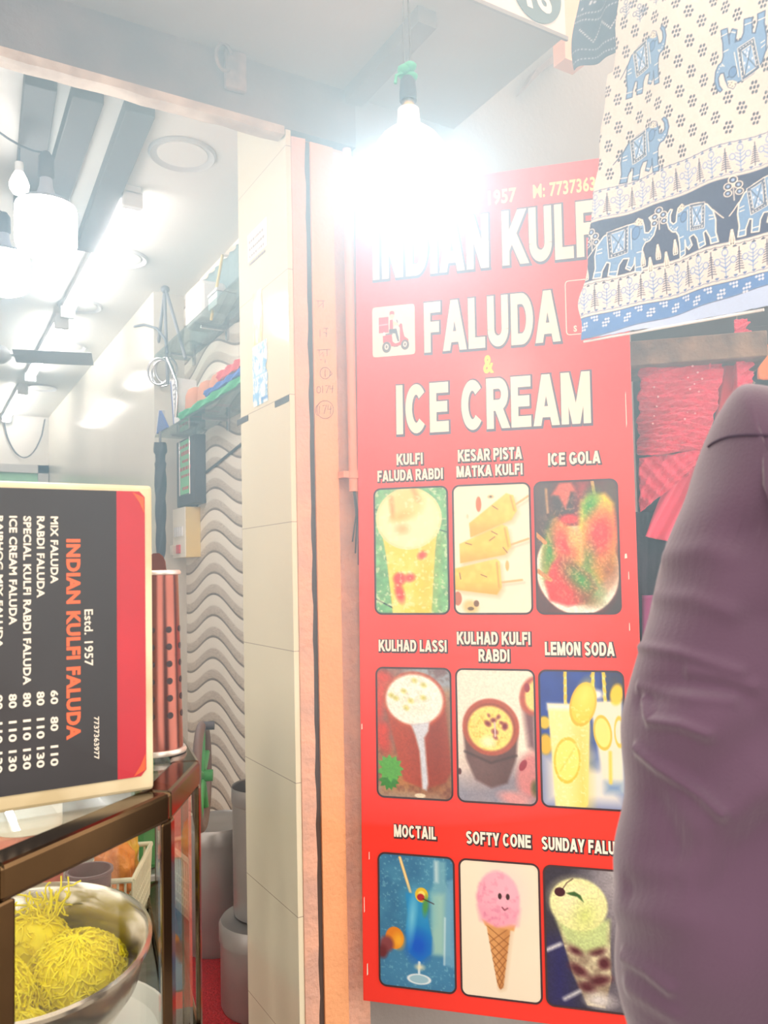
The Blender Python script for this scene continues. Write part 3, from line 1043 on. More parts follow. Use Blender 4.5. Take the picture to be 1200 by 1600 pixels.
p.ell(155, 536, 40, 48, C8(220, 130, 40)); p.ell(172, 546, 22, 30, C8(236, 170, 50), 0, 10); p.ell(120, 565, 30, 34, C8(130, 66, 70), 0, 6); p.ell(100, 600, 24, 28, C8(106, 44, 50), 0, 6)
picture(p, 0, 2, 'picture', 'printed picture of a blue drink with straw beside bottles')
# softy cone
p = Pic(437, 205, 780, 790, 116, 196, C8(240, 228, 204))
p.mix(p.noise(200, 6) * .4, C8(232, 218, 192))
p.poly([(548, 470), (656, 470), (618, 740), (604, 750), (594, 735)], C8(214, 156, 96), soft=2)
p.mix(p.cov(p.sd_poly([(620, 470), (656, 470), (618, 740), (606, 745)]), 14) * .5, C8(176, 112, 60))
for k in range(8):
    y = 480 + 36 * k
    for a, b in (((548 + k * 6, y), (650 - k * 5, y + 78)), ((656 - k * 6, y), (556 + k * 5, y + 78))):
        m_ = p.cov(p.sd_poly([(548, 480), (656, 480), (618, 740), (604, 750), (594, 735)]))
        p.mix(m_ * p.cov(p.sd_seg(*a, *b) - 1.8), C8(150, 92, 50))
p.poly([(532, 458), (676, 470), (668, 496), (545, 484)], C8(222, 160, 96), soft=3)
p.ell(603, 365, 92, 118, C8(240, 168, 186), 0, 4)
p.poly([(514, 400), (694, 400), (684, 470), (600, 480), (526, 462)], C8(238, 160, 180), soft=10)
p.mix(p.cov(p.sd_ell(603, 370, 90, 116), 10) * np.clip((p.noise(16, 11) - .5) * 2.6, 0, .6), C8(214, 118, 150))
p.mix(p.cov(p.sd_ell(640, 330, 60, 80), 50) * .5, C8(250, 196, 208))
for x in (611, 645):
    p.ell(x, 353, 8, 13, C8(60, 36, 40))
p.line([(620, 400), (630, 411), (643, 402)], 5, C8(120, 50, 66), 1.5)
picture(p, 1, 2, 'picture', 'printed picture of a pink scoop with a smiling face on a waffle cone')
# sunday faluda
p = Pic(798, 235, 1140, 845, 120, 206, C8(54, 52, 66))
p.mix(np.clip((p.X - 900) / 240, 0, 1) * np.clip(1.3 - (p.Y - 235) / 260, 0, 1), C8(206, 200, 200)); p.rect(1050, 300, 1140, 845, C8(150, 140, 146), 60, .8)
p.rect(798, 560, 900, 845, C8(40, 40, 96), 40)
p.poly([(845, 470), (1055, 460), (1058, 700), (1030, 830), (960, 826), (905, 700)], C8(150, 132, 110), soft=4)
p.mix(p.cov(p.sd_poly([(845, 470), (1055, 460), (1058, 700), (1030, 830), (960, 826), (905, 700)])) * np.clip((p.noise(40, 17) - .45) * 4, 0, 1), C8(206, 196, 160))
for x, y, rx, ry, a in ((920, 595, 26, 18, .4), (1000, 585, 34, 22, -.2), (930, 680, 40, 20, .5), (1030, 640, 22, 26, 0), (1010, 715, 46, 20, -.3), (960, 750, 30, 18, .3)):
    p.ell(x, y, rx, ry, C8(84, 34, 44), a, 8)
p.poly([(845, 470), (1055, 450), (1048, 560), (960, 600), (880, 560)], C8(190, 206, 140), soft=10)
p.ell(935, 395, 116, 114, C8(226, 226, 160), 0, 4); p.ell(920, 380, 84, 80, C8(238, 234, 180), 0, 30); p.ell(960, 440, 40, 60, C8(206, 216, 130), .3, 24)
p.ell(861, 347, 22, 20, C8(66, 22, 36)); p.line([(872, 335), (890, 305), (915, 285)], 4, C8(70, 30, 40)); p.poly([(885, 350), (920, 340), (945, 355), (957, 384), (930, 362), (905, 358)], C8(56, 96, 46), soft=2)
p.line([(805, 605), (858, 575)], 16, C8(206, 206, 210), 5); p.line([(870, 810), (930, 770)], 14, C8(206, 206, 206), 6); p.ell(1010, 800, 50, 30, C8(206, 200, 196), 0, 14)
p.speckle(.12, 7, 19)
picture(p, 2, 2, 'picture', 'printed picture of a layered sundae glass with pale green cream')
# delivery rider print
p = Pic(110, 105, 866, 1060, 110, 136, C8(240, 236, 220))
p.rect(215, 310, 400, 605, C8(216, 40, 72)); p.rect(215, 480, 400, 605, C8(196, 36, 66)); p.line([(240, 458), (380, 448)], 22, C8(240, 200, 206), 3)
p.rect(205, 300, 225, 615, C8(250, 246, 240)); p.line([(320, 605), (320, 660)], 26, C8(250, 250, 250))
p.ell(462, 300, 40, 62, C8(240, 206, 180)); p.poly([(420, 285), (425, 215), (465, 198), (505, 225), (505, 280), (470, 262), (440, 265)], C8(206, 60, 80))
p.poly([(425, 375), (475, 368), (480, 550), (418, 552)], C8(196, 36, 66)); p.poly([(480, 395), (540, 430), (585, 470), (575, 500), (520, 480), (480, 520)], C8(242, 212, 186))
p.line([(548, 385), (560, 430)], 24, C8(120, 124, 140))
p.poly([(410, 550), (540, 545), (572, 690), (588, 790), (548, 795), (520, 640), (410, 615)], C8(84, 88, 106)); p.poly([(340, 630), (470, 615), (470, 655), (345, 660)], C8(110, 110, 124))
p.poly([(295, 665), (455, 650), (470, 790), (520, 830), (600, 800), (600, 540), (580, 500), (610, 455), (640, 465), (655, 600), (680, 710), (750, 770), (745, 830), (650, 850), (600, 870), (450, 880), (420, 800), (300, 800)], C8(222, 40, 60))
p.poly([(470, 655), (510, 640), (560, 790), (600, 800), (560, 820), (495, 815)], C8(240, 236, 220))
for x, y, r in ((360, 885, 78), (688, 865, 72)):
    p.ell(x, y, r, r * 1.35, C8(90, 88, 92)); p.ell(x, y - 8, r * .48, r * .72, C8(240, 236, 224)); p.ell(x, y - 8, r * .24, r * .4, C8(110, 106, 108))
p.line([(490, 882), (565, 880)], 18, C8(110, 80, 84))
lu0, lu1, lv1, lv0 = .045, .158, .684, .552


def place_logo(U, V):
    return SO + sd_ * (lu0 + U * (lu1 - lu0))[..., None] + su_ * (lv1 - V * (lv1 - lv0))[..., None] + sn_ * .0012


def keep_logo(U, V):
    a, b, r = lu1 - lu0, lv1 - lv0, .006
    return np.hypot(np.maximum(np.abs(U - .5) * a - (a / 2 - r), 0), np.maximum(np.abs(V - .5) * b - (b / 2 - r), 0)) <= r


p.grid('scooter_print', ink, place_logo, keep_logo, sign, label='white printed square with a red delivery scooter and rider')

# ------------------------------------------------------------------ glass display counter
CT = 1.13
M_steel = mat('brushed_steel', S(200, 190, 176), 0.22, metal=1.0, var=0.08, scale=30)
M_rail = mat('reflection_brown_rail', S(108, 86, 60), 0.15, metal=1.0, var=0.2, scale=12)  # brown stands in for warm and dark reflections on the steel
M_glass = glassmat('counter_glass', (.985, 1.0, .985), 0.0, .985)
M_base = mat('counter_cladding', S(150, 140, 130), 0.4, var=.1)
M_wtray = mat('white_tray', S(236, 236, 226), 0.3)
M_dstone = mat('dark_green_stone', S(96, 100, 88), 0.2, var=.4, scale=30)
CA, CB = onZ(0, 1353, CT), onZ(267, 1237, CT)
CC = CB + Vector((.5, .866, 0)) * .15
CV = [Vector((-.62, .70, CT)), CA, CB, CC, Vector((.43, 1.62, CT)), Vector((-.62, 1.62, CT))]
cen = sum(CV, Vector()) / 6
n6 = 6


def inset(k, d):
    """corner k of the counter outline moved inwards by d"""
    p0, p, p1 = CV[k - 1], CV[k], CV[(k + 1) % n6]
    e0, e1 = (p - p0).normalized(), (p1 - p).normalized()
    a, b = Vector((-e0.y, e0.x, 0)), Vector((-e1.y, e1.x, 0))
    m = (a + b).normalized()
    return p + m * (d / max(.3, m.dot(a)))


def at_z(p, z): return Vector((p.x, p.y, z))


ctr = thing('display_counter', (cen.x, cen.y, 0), 'glass showcase counter with steel frame holding the bowl of yellow noodles', 'display counter')
ZB, RW, RH = .745, .038, .034
for (name, z0, z1) in (('top_rail', CT - RH, CT), ('bottom_rail', ZB, ZB + .035)):
    for k in range(n6):
        j = (k + 1) % n6
        a, b, c, d = CV[k], CV[j], inset(j, RW), inset(k, RW)
        mb = MB().hexa([at_z(p, z0) for p in (a, b, c, d)] + [at_z(p, z1) for p in (a, b, c, d)])
        mb.build(name, M_rail, ctr, bevel=.005)
for k in range(n6):
    p, q = CV[k], inset(k, .026)
    e0, e1 = (CV[k - 1] - p).normalized(), (CV[(k + 1) % n6] - p).normalized()
    w_ = .011 if k == 3 else .018
    a, b = p + e0 * w_, p + e1 * w_
    q = inset(k, w_ * .8)
    mb = MB().hexa([at_z(v, ZB + .03) for v in (p, b, q, a)] + [at_z(v, CT - RH + .002) for v in (p, b, q, a)])
    mb.build('corner_post', M_rail, ctr, bevel=.003)
for k in range(n6):
    j = (k + 1) % n6
    a, b = inset(k, .012), inset(j, .012)
    nn = (b - a).normalized()
    nn = Vector((-nn.y, nn.x, 0)) * .004
    MB().hexa([at_z(v, ZB + .03) for v in (a, b, b + nn, a + nn)] + [at_z(v, CT - RH + .003) for v in (a, b, b + nn, a + nn)]).build('glass_pane', M_glass, ctr)
ins = [inset(k, .02) for k in range(n6)]
mb = MB().add([at_z(p, CT - .010) for p in ins] + [at_z(p, CT - .004) for p in ins], [tuple(range(6))[::-1], tuple(range(6, 12))] + [(i, (i + 1) % 6, 6 + (i + 1) % 6, 6 + i) for i in range(6)])
mb.build('glass_top', M_glass, ctr)
ins = [inset(k, .005) for k in range(n6)]
MB().add([at_z(p, 0.0) for p in ins] + [at_z(p, ZB) for p in ins], [tuple(range(6))[::-1], tuple(range(6, 12))] + [(i, (i + 1) % 6, 6 + (i + 1) % 6, 6 + i) for i in range(6)]).build('base_cabinet', M_base, ctr)
ins = [inset(k, .04) for k in range(n6)]
MB().add([at_z(p, ZB) for p in ins] + [at_z(p, ZB + .015) for p in ins], [tuple(range(6))[::-1], tuple(range(6, 12))] + [(i, (i + 1) % 6, 6 + (i + 1) % 6, 6 + i) for i in range(6)]).build('case_floor', M_dstone, ctr)
ZF = ZB + .0155
# white tray
tx, ty = .16, 1.03
tray = MB()
tray.lathe([(.0001, 0), (.166, 0), (.180, .014), (.184, .014), (.170, -.0), (.166, -.0)], (.13, 1.165, ZF + .001), 48)
tag(tray.build('round_tray', M_wtray, smooth=40), 'round white tray on the case floor under the noodle bowl', 'tray')
# bowl of noodles
BC = at(38, 1474, .985)
tocam = Vector((-BC.x, -BC.y, 0)).normalized()
tilt = Matrix.Rotation(math.radians(8), 4, Vector((0, 0, 1)).cross(tocam))
M_bowl = mat('bright_steel_bowl', S(224, 216, 204), 0.18, metal=1.0, var=.05, scale=9)
bowl = thing('noodle_bowl', (BC.x, BC.y, ZF + .016), 'wide steel bowl heaped with yellow noodles inside the glass counter', 'bowl')
RB = .147
prof = [(.0001, -.128), (.06, -.126), (.10, -.100), (.130, -.055), (.141, -.006), (.147, .0), (.1515, -.002), (.1515, -.007), (.147, -.009), (.136, -.056), (.105, -.104), (.062, -.131), (.0001, -.133)]
MB().lathe(prof, BC, 64, M=tilt).build('bowl_shell', M_bowl, bowl, smooth=50)
MB().lathe([(.055, -.134), (.055, -.138), (.05, -.1285)], BC, 32, M=tilt).build('foot_ring', M_bowl, bowl, smooth=50)
M_sev = mat('yellow_noodle', S(254, 236, 4), 0.5, var=.12, scale=60)
sev = MB()
R3 = tilt.to_3x3()


def squig(c, L, r, spread, up_):
    p = Vector(c)
    d = Vector((random.gauss(0, 1), random.gauss(0, 1), random.gauss(0, .3) + up_)).normalized()
    pts = [p.copy()]
    for k in range(9):
        d = (d + Vector((random.gauss(0, .35), random.gauss(0, .35), random.gauss(0, .2)))).normalized()
        p = p + d * L / 9
        q = p - Vector((0, 0, 0))
        rr = math.hypot(q.x, q.y)
        if rr > .122:
            p.x *= .122 / rr; p.y *= .122 / rr
        pts.append(p.copy())
    sev.tube([BC + R3 @ q for q in pts], r, 5)


mounds = [((-.060, -.072, -.055), (.100, .086, .088), 560), ((.058, .020, -.062), (.064, .066, .058), 420), ((-.02, .07, -.06), (.055, .045, .05), 160), ((.03, -.088, -.065), (.05, .032, .04), 160)]
rx = Vector((rt[0], rt[1], 0)).normalized()
ry = Vector((fw[0], fw[1], 0)).normalized()


def loc(a, b, c):
    # kept inside the bowl's inner wall
    c = max(c, -.120)
    lim = np.interp(c, (-.128, -.118, -.100, -.055, -.006, .0), (.03, .072, .094, .122, .132, .136)) - .003
    r_ = math.hypot(a, b)
    if c < 0 and r_ > lim:
        a, b = a * lim / r_, b * lim / r_
    return rx * a + ry * b + Vector((0, 0, c))


Mx = Matrix((tuple(rx), tuple(ry), (0, 0, 1))).transposed()
for (c, s, cnt) in mounds:
    cc = loc(*c)
    vs_, fs_ = [], []
    for i in range(17):
        for j in range(28):
            a, b = 2 * PI * j / 28, PI * i / 16
            vs_.append(BC + R3 @ loc(c[0] + .96 * s[0] * math.sin(b) * math.cos(a), c[1] + .96 * s[1] * math.sin(b) * math.sin(a), c[2] + .96 * s[2] * math.cos(b)))
    for i in range(16):
        for j in range(28):
            fs_.append((i * 28 + j, (i + 1) * 28 + j, (i + 1) * 28 + (j + 1) % 28, i * 28 + (j + 1) % 28))
    sev.add(vs_, fs_)
    for k in range(cnt):
        a, b = random.uniform(0, 2 * PI), math.acos(random.uniform(-.1, 1))
        # short strands lying on the heap
        pts = []
        da, db = random.uniform(-.25, .25), random.uniform(-.25, .25)
        for q in range(7):
            a += da * .35 + random.gauss(0, .07)
            b += db * .35 + random.gauss(0, .07)
            rr = 1.0 + .03 * math.sin(q * 1.3 + k) + random.random() * .02
            v = loc(c[0] + s[0] * rr * math.sin(b) * math.cos(a), c[1] + s[1] * rr * math.sin(b) * math.sin(a), c[2] + s[2] * rr * math.cos(b))
            pts.append(BC + R3 @ v)
        sev.tube(pts, random.uniform(.0008, .0014), 4)
for k in range(44):
    q = loc(random.gauss(-.02, .020), random.gauss(.085, .014), -.03 + random.random() * .02)
    squig(q, random.uniform(.03, .06), .0012, .3, .9)
o = sev.build('yellow_noodles', M_sev, smooth=80, weld=False)
tag(o, 'bright yellow vermicelli noodles heaped in the steel bowl', 'noodles', kind='stuff')
# jar with white lid
M_lid = mat('white_lid', S(240, 238, 226), 0.4)
M_pinkj = mat('pink_syrup_jar', S(236, 120, 96), 0.3)
c = at(44, 1300, 1.33)
jar = thing('lidded_jar', (c.x, c.y, ZF), 'jar of pink syrup with a wide white lid, behind the noodle bowl', 'jar')
MB().lathe([(.0001, 0), (.050, 0), (.054, .006), (.054, .19), (.046, .205)], (c.x, c.y, ZF), 40).build('jar_body', M_pinkj, jar, smooth=50)
MB().lathe([(.05, .203), (.053, .205), (.053, .250), (.049, .256), (.0001, .258)], (c.x, c.y, ZF), 40).build('lid', M_lid, jar, smooth=40)
# perforated basket with yellow packets
M_bask = mat('cream_basket', S(226, 220, 190), 0.5)
c = at(214, 1425, 1.42)
bk = thing('perforated_basket', (c.x, c.y, ZF), 'cream perforated basket of yellow pouches in the counter corner', 'basket')
mb = MB()
bw, bd, bh = .09, .042, .11
e1 = Vector((.40, .916, 0)); e2 = Vector((-.916, .40, 0))
o0 = Vector((c.x - .03, c.y + .01, ZF))


def bp(a, b, z): return o0 + e1 * a + e2 * b + Vector((0, 0, z))


for (p, q) in (((-bw, -bd), (bw, -bd)), ((bw, -bd), (bw, bd)), ((bw, bd), (-bw, bd)), ((-bw, bd), (-bw, -bd))):
    L = math.hypot(q[0] - p[0], q[1] - p[1])
    nb = int(L / .012)
    for k in range(nb + 1):
        a, b = p[0] + (q[0] - p[0]) * k / nb, p[1] + (q[1] - p[1]) * k / nb
        mb.tube([bp(a * .9, b * .9, .004), bp(a, b, bh)], .0022, 5)
    for z in (.006, .022, .038, .054, .070):
        f_ = .9 + .1 * z / bh
        mb.tube([bp(p[0] * f_, p[1] * f_, z), bp(q[0] * f_, q[1] * f_, z)], .0022, 5)
    mb.tube([bp(*p, bh), bp(*q, bh)], .004, 8)
mb.add([bp(-bw * .9, -bd * .9, .004), bp(bw * .9, -bd * .9, .004), bp(bw * .9, bd * .9, .004), bp(-bw * .9, bd * .9, .004)], [(0, 1, 2, 3)])
mb.build('basket_lattice', M_bask, bk)
MB().tube([bp(-bw, -bd, bh + .002), bp(bw, -bd, bh + .002), bp(bw, bd, bh + .002), bp(-bw, bd, bh + .002)], .0035, 8, closed=True).build('rim', M_bask, bk, smooth=50)
M_amber = mat('amber_pouch', S(222, 178, 60), 0.35, col2=S(196, 130, 50), scale=30, bump=.6, bscale=40)
M_amber2 = mat('orange_pouch', S(232, 150, 70), 0.35, col2=S(206, 120, 50), scale=25, bump=.6, bscale=40)


def pouch(c, sx, sy, sz, m, label, rot):
    bm = bmesh.new()
    bmesh.ops.create_icosphere(bm, subdivisions=4, radius=1.0)
    for v in bm.verts:
        p = v.co.copy()
        n_ = .10 * math.sin(7 * p.x + 3 * p.z + rot) + .08 * math.sin(11 * p.y - 5 * p.z + 2 * rot) + .05 * math.sin(17 * p.z + 9 * p.x)
        q = [math.copysign(abs(a) ** .75, a) for a in p]
        v.co = Vector((q[0] * sx, q[1] * sy, q[2] * sz)) * (1 + n_)
    bmesh.ops.rotate(bm, verts=bm.verts, cent=(0, 0, 0), matrix=Matrix.Rotation(rot, 3, 'Z'))
    me = bpy.data.meshes.new('snack_pouch')
    bm.to_mesh(me); bm.free()
    me.materials.append(m)
    me.polygons.foreach_set('use_smooth', [True] * len(me.polygons))
    o = bpy.data.objects.new('snack_pouch', me)
    o.location = c
    COL.objects.link(o)
    return tag(o, label, 'pouch', 'pouches in the counter basket')


pouch(bp(-.034, 0, .108), .030, .028, .045, M_amber2, 'crumpled orange pouch standing in the basket, nearer the bowl', .4)
pouch(bp(.030, .002, .114), .028, .030, .050, M_amber, 'crumpled amber pouch at the far end of the basket', 1.3)
# dark plum cup behind the bowl
M_plum = mat('plum_plastic', S(104, 74, 78), 0.4)
c = at(140, 1385, 1.30)
tag(MB().lathe([(.0001, 0), (.026, 0), (.034, .135), (.037, .137), (.037, .142), (.033, .142), (.026, .01), (.0001, .01)], (c.x, c.y, ZF), 28).build('plastic_cup', M_plum, smooth=40), 'dull plum plastic cup between the jar and the basket', 'cup')

# ------------------------------------------------------------------ menu board lying on its side on the counter
YM = .947
M_mframe = mat('aged_cream_frame', S(228, 214, 178), 0.35, col2=S(196, 178, 138), scale=9)
M_mblack = mat('menu_black_print', S(48, 47, 50), 0.45, var=.1)
M_mred = mat('menu_red_print', S(184, 38, 52), 0.4, var=.18, scale=7)
M_mor = mat('menu_orange_print', S(222, 100, 60), 0.5)
M_mwhite = mat('menu_white_print', S(226, 220, 204), 0.5)
M_mflame = mat('menu_flame_print', S(232, 92, 50), 0.4)
menu = thing('menu_card_stand', (0.0, YM, CT + .001), 'black menu board with red end stripe standing sideways on the glass counter', 'menu board')
XL = -.30
MB().box((XL, YM, CT + .0015), (.241, YM + .012, 1.484)).build('acrylic_frame', M_mframe, menu, bevel=.004)
MB().box((XL + .01, YM - .0012, 1.149), (.200, YM, 1.4765)).build('black_panel', M_mblack, menu)
MB().prism([(.200, 1.149), (.226, 1.149), (.232, 1.156), (.232, 1.470), (.226, 1.4765), (.200, 1.4765)], (0, YM - .0012, 0), (1, 0, 0), (0, 0, 1), (0, .0012, 0)).build('red_stripe', M_mred, menu)
for (z, s) in ((1.4755, -1), (1.150, 1)):
    MB().flat([(.218, z), (.231, z + s * .006), (.231, z + s * .024), (.226, z + s * .012)], (0, YM - .0016, 0), (1, 0, 0), (0, 0, 1)).build('flame_corner', M_mflame, menu, fix=False)


def mplace(u, v, l):
    # reading direction runs down, letter tops point to the right
    return Vector((v, YM - .0016 - l, -u))


def mline(name, items, m, off):
    for txt, za, zb, xa, xb in items:
        mb = MB()
        letter(mb, txt, (-za, xa, -zb, xb), mplace, off=off, lift=.0)
        mb.build(name, m, menu, fix=False)


mline('menu_item_lettering', [('MIX FALUDA', 1.446, 1.372, .1293, .1372), ('RABDI FALUDA', 1.446, 1.357, .1153, .1232), ('SPECIAL KULFI RABDI FALUDA', 1.446, 1.264, .1018, .1097),
                              ('ICE CREAM FALUDA', 1.446, 1.329, .0878, .0957), ('RAJBHOG MIX FALUDA', 1.446, 1.305, .0740, .0819)], M_mwhite, .03)
rows = [(.1293, ('60', '80', '110')), (.1153, ('80', '110', '130')), (.1018, ('80', '110', '130')), (.0878, ('80', '110', '130')), (.0740, ('90', '110', '130'))]
for x, (a, b, c) in rows:
    mline('menu_price_lettering', [(a, 1.2555, 1.2405, x, x + .0079), (b, 1.227, 1.227 - (.0155 if len(b) == 2 else .022), x, x + .0079), (c, 1.196, 1.174, x, x + .0079)], M_mwhite, .03)
mline('menu_title_lettering', [('INDIAN KULFI FALUDA', 1.421, 1.200, .1455, .1605)], M_mor, .045)
mline('menu_small_lettering', [('Estd. 1957', 1.342, 1.279, .1645, .1738), ('7737363977', 1.222, 1.175, .1745, .1800)], M_mwhite, .015)

# ------------------------------------------------------------------ copper cylinder on the counter
M_copper = mat('rosy_copper', S(158, 98, 86), 0.24, metal=1.0, var=.12, scale=14)
M_rimw = mat('pale_steel_rim', S(230, 222, 214), 0.3, metal=.6)
M_hole = mat('dark_hole', S(60, 40, 44), 0.6)
cb = onZ(248, 1176, CT)
cyl = thing('copper_press', (cb.x, cb.y, CT), 'tapering copper tube with rows of holes standing on the counter corner', 'kulfi press')
Hc, r0_, r1_ = .252, .0335, .0285
mb = MB().lathe([(r0_, .006), (r1_, Hc), (r1_ - .0015, Hc), (r0_ - .0015, .006)], cb, 48)
for col in range(8):
    a = math.radians(-150 + 45 * col * .5) if False else 2 * PI * col / 8 + .25
    for k in range(6):
        z = .055 + .0235 * k
        r = r0_ + (r1_ - r0_) * z / Hc + .0003
        R_ = Matrix.Rotation(a, 4, 'Z') @ Matrix.Translation((r, 0, z)) @ Matrix.Rotation(PI / 2, 4, 'Y')
        mb.lathe([(.0046, 0), (.0046, .0002), (.0001, .0003)], cb, 14, mi=1, M=R_)
mb.build('perforated_tube', [M_copper, M_hole], cyl, smooth=40, weld=False)
MB().lathe([(r0_ - .003, .001), (r0_ + .004, .001), (r0_ + .005, .004), (r0_ + .003, .008), (r0_, .008)], cb, 48).build('base_rim', M_rimw, cyl, smooth=60)
MB().lathe([(r1_ - .002, Hc - .004), (r1_ + .003, Hc - .003), (r1_ + .004, Hc), (r1_ + .002, Hc + .003), (r1_ - .002, Hc + .002)], cb, 48).build('top_rim', M_rimw, cyl, smooth=60)
ex = Vector((math.cos(-.5), math.sin(-.5), 0))
tabp = [(-.014, 0), (.014, 0), (.0125, .014), (.009, .022), (.004, .026), (-.004, .026), (-.009, .022), (-.0125, .014)]
MB().prism(tabp, cb + Vector((0, 0, Hc + .001)) + rx * .004 - ry * .020, rx, (0, 0, 1), ry * .002).build('top_tab', M_copper, cyl)
MB().lathe([(.0001, Hc - .003), (r1_ - .0015, Hc - .003)], cb, 32).build('lid_disc', M_copper, cyl)

# ------------------------------------------------------------------ block-printed elephant cloth
TO = np.array(at(910, 530, 1.6))
ta = math.radians(43)
TD = r0 * math.cos(ta) - np.array([math.sin(TH), math.cos(TH), 0]) * math.sin(ta)
TN = np.cross(TD, UPZ)           # towards the street


def st(x, y):
    R = ray(x, y)
    t = ((TO - CP) @ TN) / (R @ TN)
    q = CP + R * t - TO
    return (q @ TD, q[2])


S1, T0, T1 = .50, -.024, .80
NX, NY = 420, 690
p = Pic(-.012, T0, S1, T1, NX, NY, C8(208, 203, 193))
NAVY, BLUE, MID, CREAM, PALE = C8(58, 60, 92), C8(88, 126, 182), C8(108, 144, 186), C8(238, 230, 208), C8(170, 196, 226)
# bands
p.rect(-.05, .108, .6, .2215, NAVY)
q_ = [(-.05, -.05), (.6, -.05), (.6, .038), (-.05, .038)]
p.poly(q_, BLUE)
p.poly([(-.05, -.05), (.6, -.05), (.6, .030), (.352, .016), (.15, .004), (.0, -.004), (-.05, -.006)], C8(176, 194, 224))
p.line([(-.05, -.007), (0, -.005), (.15, .003), (.352, .015), (.6, .029)], .0012, NAVY)
for tt in (.2835, .038, .1085, .2215):
    p.line([(-.05, tt), (.6, tt)], .0012, C8(70, 76, 110))
# zigzag of little leaves beside the border lines
for tt, sgn, c in ((.2835, -1, C8(96, 116, 164)), (.2275, 1, C8(96, 116, 164)), (.1025, -1, NAVY), (.044, 1, C8(80, 104, 160))):
    ph = np.mod(p.X, .0155) - .00775
    d = np.hypot(ph, (p.Y - (tt + sgn * .003)) * .8)
    p.mix(p.cov(np.abs(p.Y - tt - sgn * .0006 * np.cos(p.X * 2 * PI / .0155)) - .0005), c)
    p.mix(p.cov(d - .0017), c)
    p.mix(p.cov(np.hypot(np.abs(ph) - .0022, p.Y - (tt - sgn * .0 + sgn * .0036)) - .0012), c)


def tree(s, t, h, dark, halo=None):
    w_ = p.win(s - h * .3, t - .004, s + h * .3, t + h + .004)
    if w_ is None:
        return
    if halo is not None:
        w_.poly([(s - h * .13, t), (s + h * .13, t), (s + h * .16, t + h * .3), (s + h * .04, t + h), (s - h * .04, t + h), (s - h * .16, t + h * .3)], C8(40, 42, 60), edge=halo, ewd=.0016)
        dark = halo
    w_.line([(s, t), (s, t + h)], .0015, dark)
    for k in range(8):
        y = t + h * (.14 + .095 * k)
        b = h * .16 * (1 - k / 9.5)
        w_.line([(s - b, y - .0006), (s, y + .0012)], .0015, dark)
        w_.line([(s + b, y - .0006), (s, y + .0012)], .0015, dark)


def plant(s, t, h, c):
    w_ = p.win(s - h * .5, t - .004, s + h * .5, t + h + .006)
    if w_ is None:
        return
    w_.line([(s, t), (s, t + h * .8)], .0014, c)
    w_.ring(s, t + h * .88, h * .10, h * .13, .0014, c)
    for sg_ in (-1, 1):
        w_.line([(s, t + h * .25), (s + sg_ * h * .22, t + h * .48)], .0014, c)
        w_.ring(s + sg_ * h * .28, t + h * .56, h * .10, h * .12, .0014, c)
        for k in (.12, .3, .45, .6):
            w_.line([(s, t + h * k), (s + sg_ * h * .16, t + h * (k + .1))], .0014, c)


for k in range(12):
    s0 = st(933.5, 462)[0] + .0455 * k - .0455
    tree(s0, .050, .046, C8(62, 56, 84)); plant(s0 + .0228, .050, .046, C8(110, 142, 196))
    s0 = st(951, 320)[0] + .0455 * k - .0455
    tree(s0, .232, .042, C8(66, 62, 92)); plant(s0 + .0228, .233, .043, C8(120, 150, 200))
# knot motifs on the blue hem
for k in range(16):
    for row, off in ((.020, 0), (.034, .5)):
        s0 = .012 + .044 * (k + off)
        w_ = p.win(s0 - .012, row - .012, s0 + .012, row + .012)
        if w_ is None:
            continue
        for dx, dy in ((0, .006), (0, -.006), (-.0052, 0), (.0052, 0), (0, 0), (-.0052, -.006 if row < .03 else .006), (.0052, .006 if row < .03 else -.006)):
            if row > .03 and dy > 0:
                continue
            w_.mix(w_.cov(np.abs(w_.X - s0 - dx) + np.abs(w_.Y - row - dy) - .0026), C8(232, 232, 232))
            w_.mix(w_.cov(np.hypot(w_.X - s0 - dx, w_.Y - row - dy) - .0006), BLUE)
# field of seven-seed groups
a0 = np.array(st(1046.7, 132)); a1 = np.array(st(1064.6, 145.3)) - a0; a2 = np.array(st(1030.7, 164)) - a0
for i in range(-26, 30):
    for j in range(-14, 22):
        c = a0 + a1 * i + a2 * j
        if not (-.01 < c[0] < S1 and .292 < c[1] < T1):
            continue
        w_ = p.win(c[0] - .014, c[1] - .014, c[0] + .014, c[1] + .014)
        if w_ is None:
            continue
        for dx, dy in ((-.0026, .0085), (.0030, .0080), (-.0058, .0005), (0, 0), (.0058, -.0005), (-.003, -.008), (.0026, -.0085)):
            w_.ell(c[0] + dx, c[1] + dy, .0021, .0031, C8(62, 58, 76), -.25)

BODY = [(.02, 0), (.15, 0), (.16, .12), (.22, .27), (.27, .25), (.25, .02), (.38, .0), (.41, .2), (.47, .30), (.57, .29), (.52, .12), (.60, .07), (.66, .16), (.67, .28), (.69, .02), (.81, .0),
        (.79, .22), (.80, .42), (.84, .50), (.91, .52), (.97, .60), (1.0, .74), (.97, .88), (.91, .95), (.87, .93), (.92, .84), (.93, .72), (.88, .66), (.82, .68), (.80, .80), (.76, .92), (.68, .97), (.62, .90),
        (.5, .89), (.32, .84), (.16, .74), (.06, .58), (.03, .40), (.05, .18)]


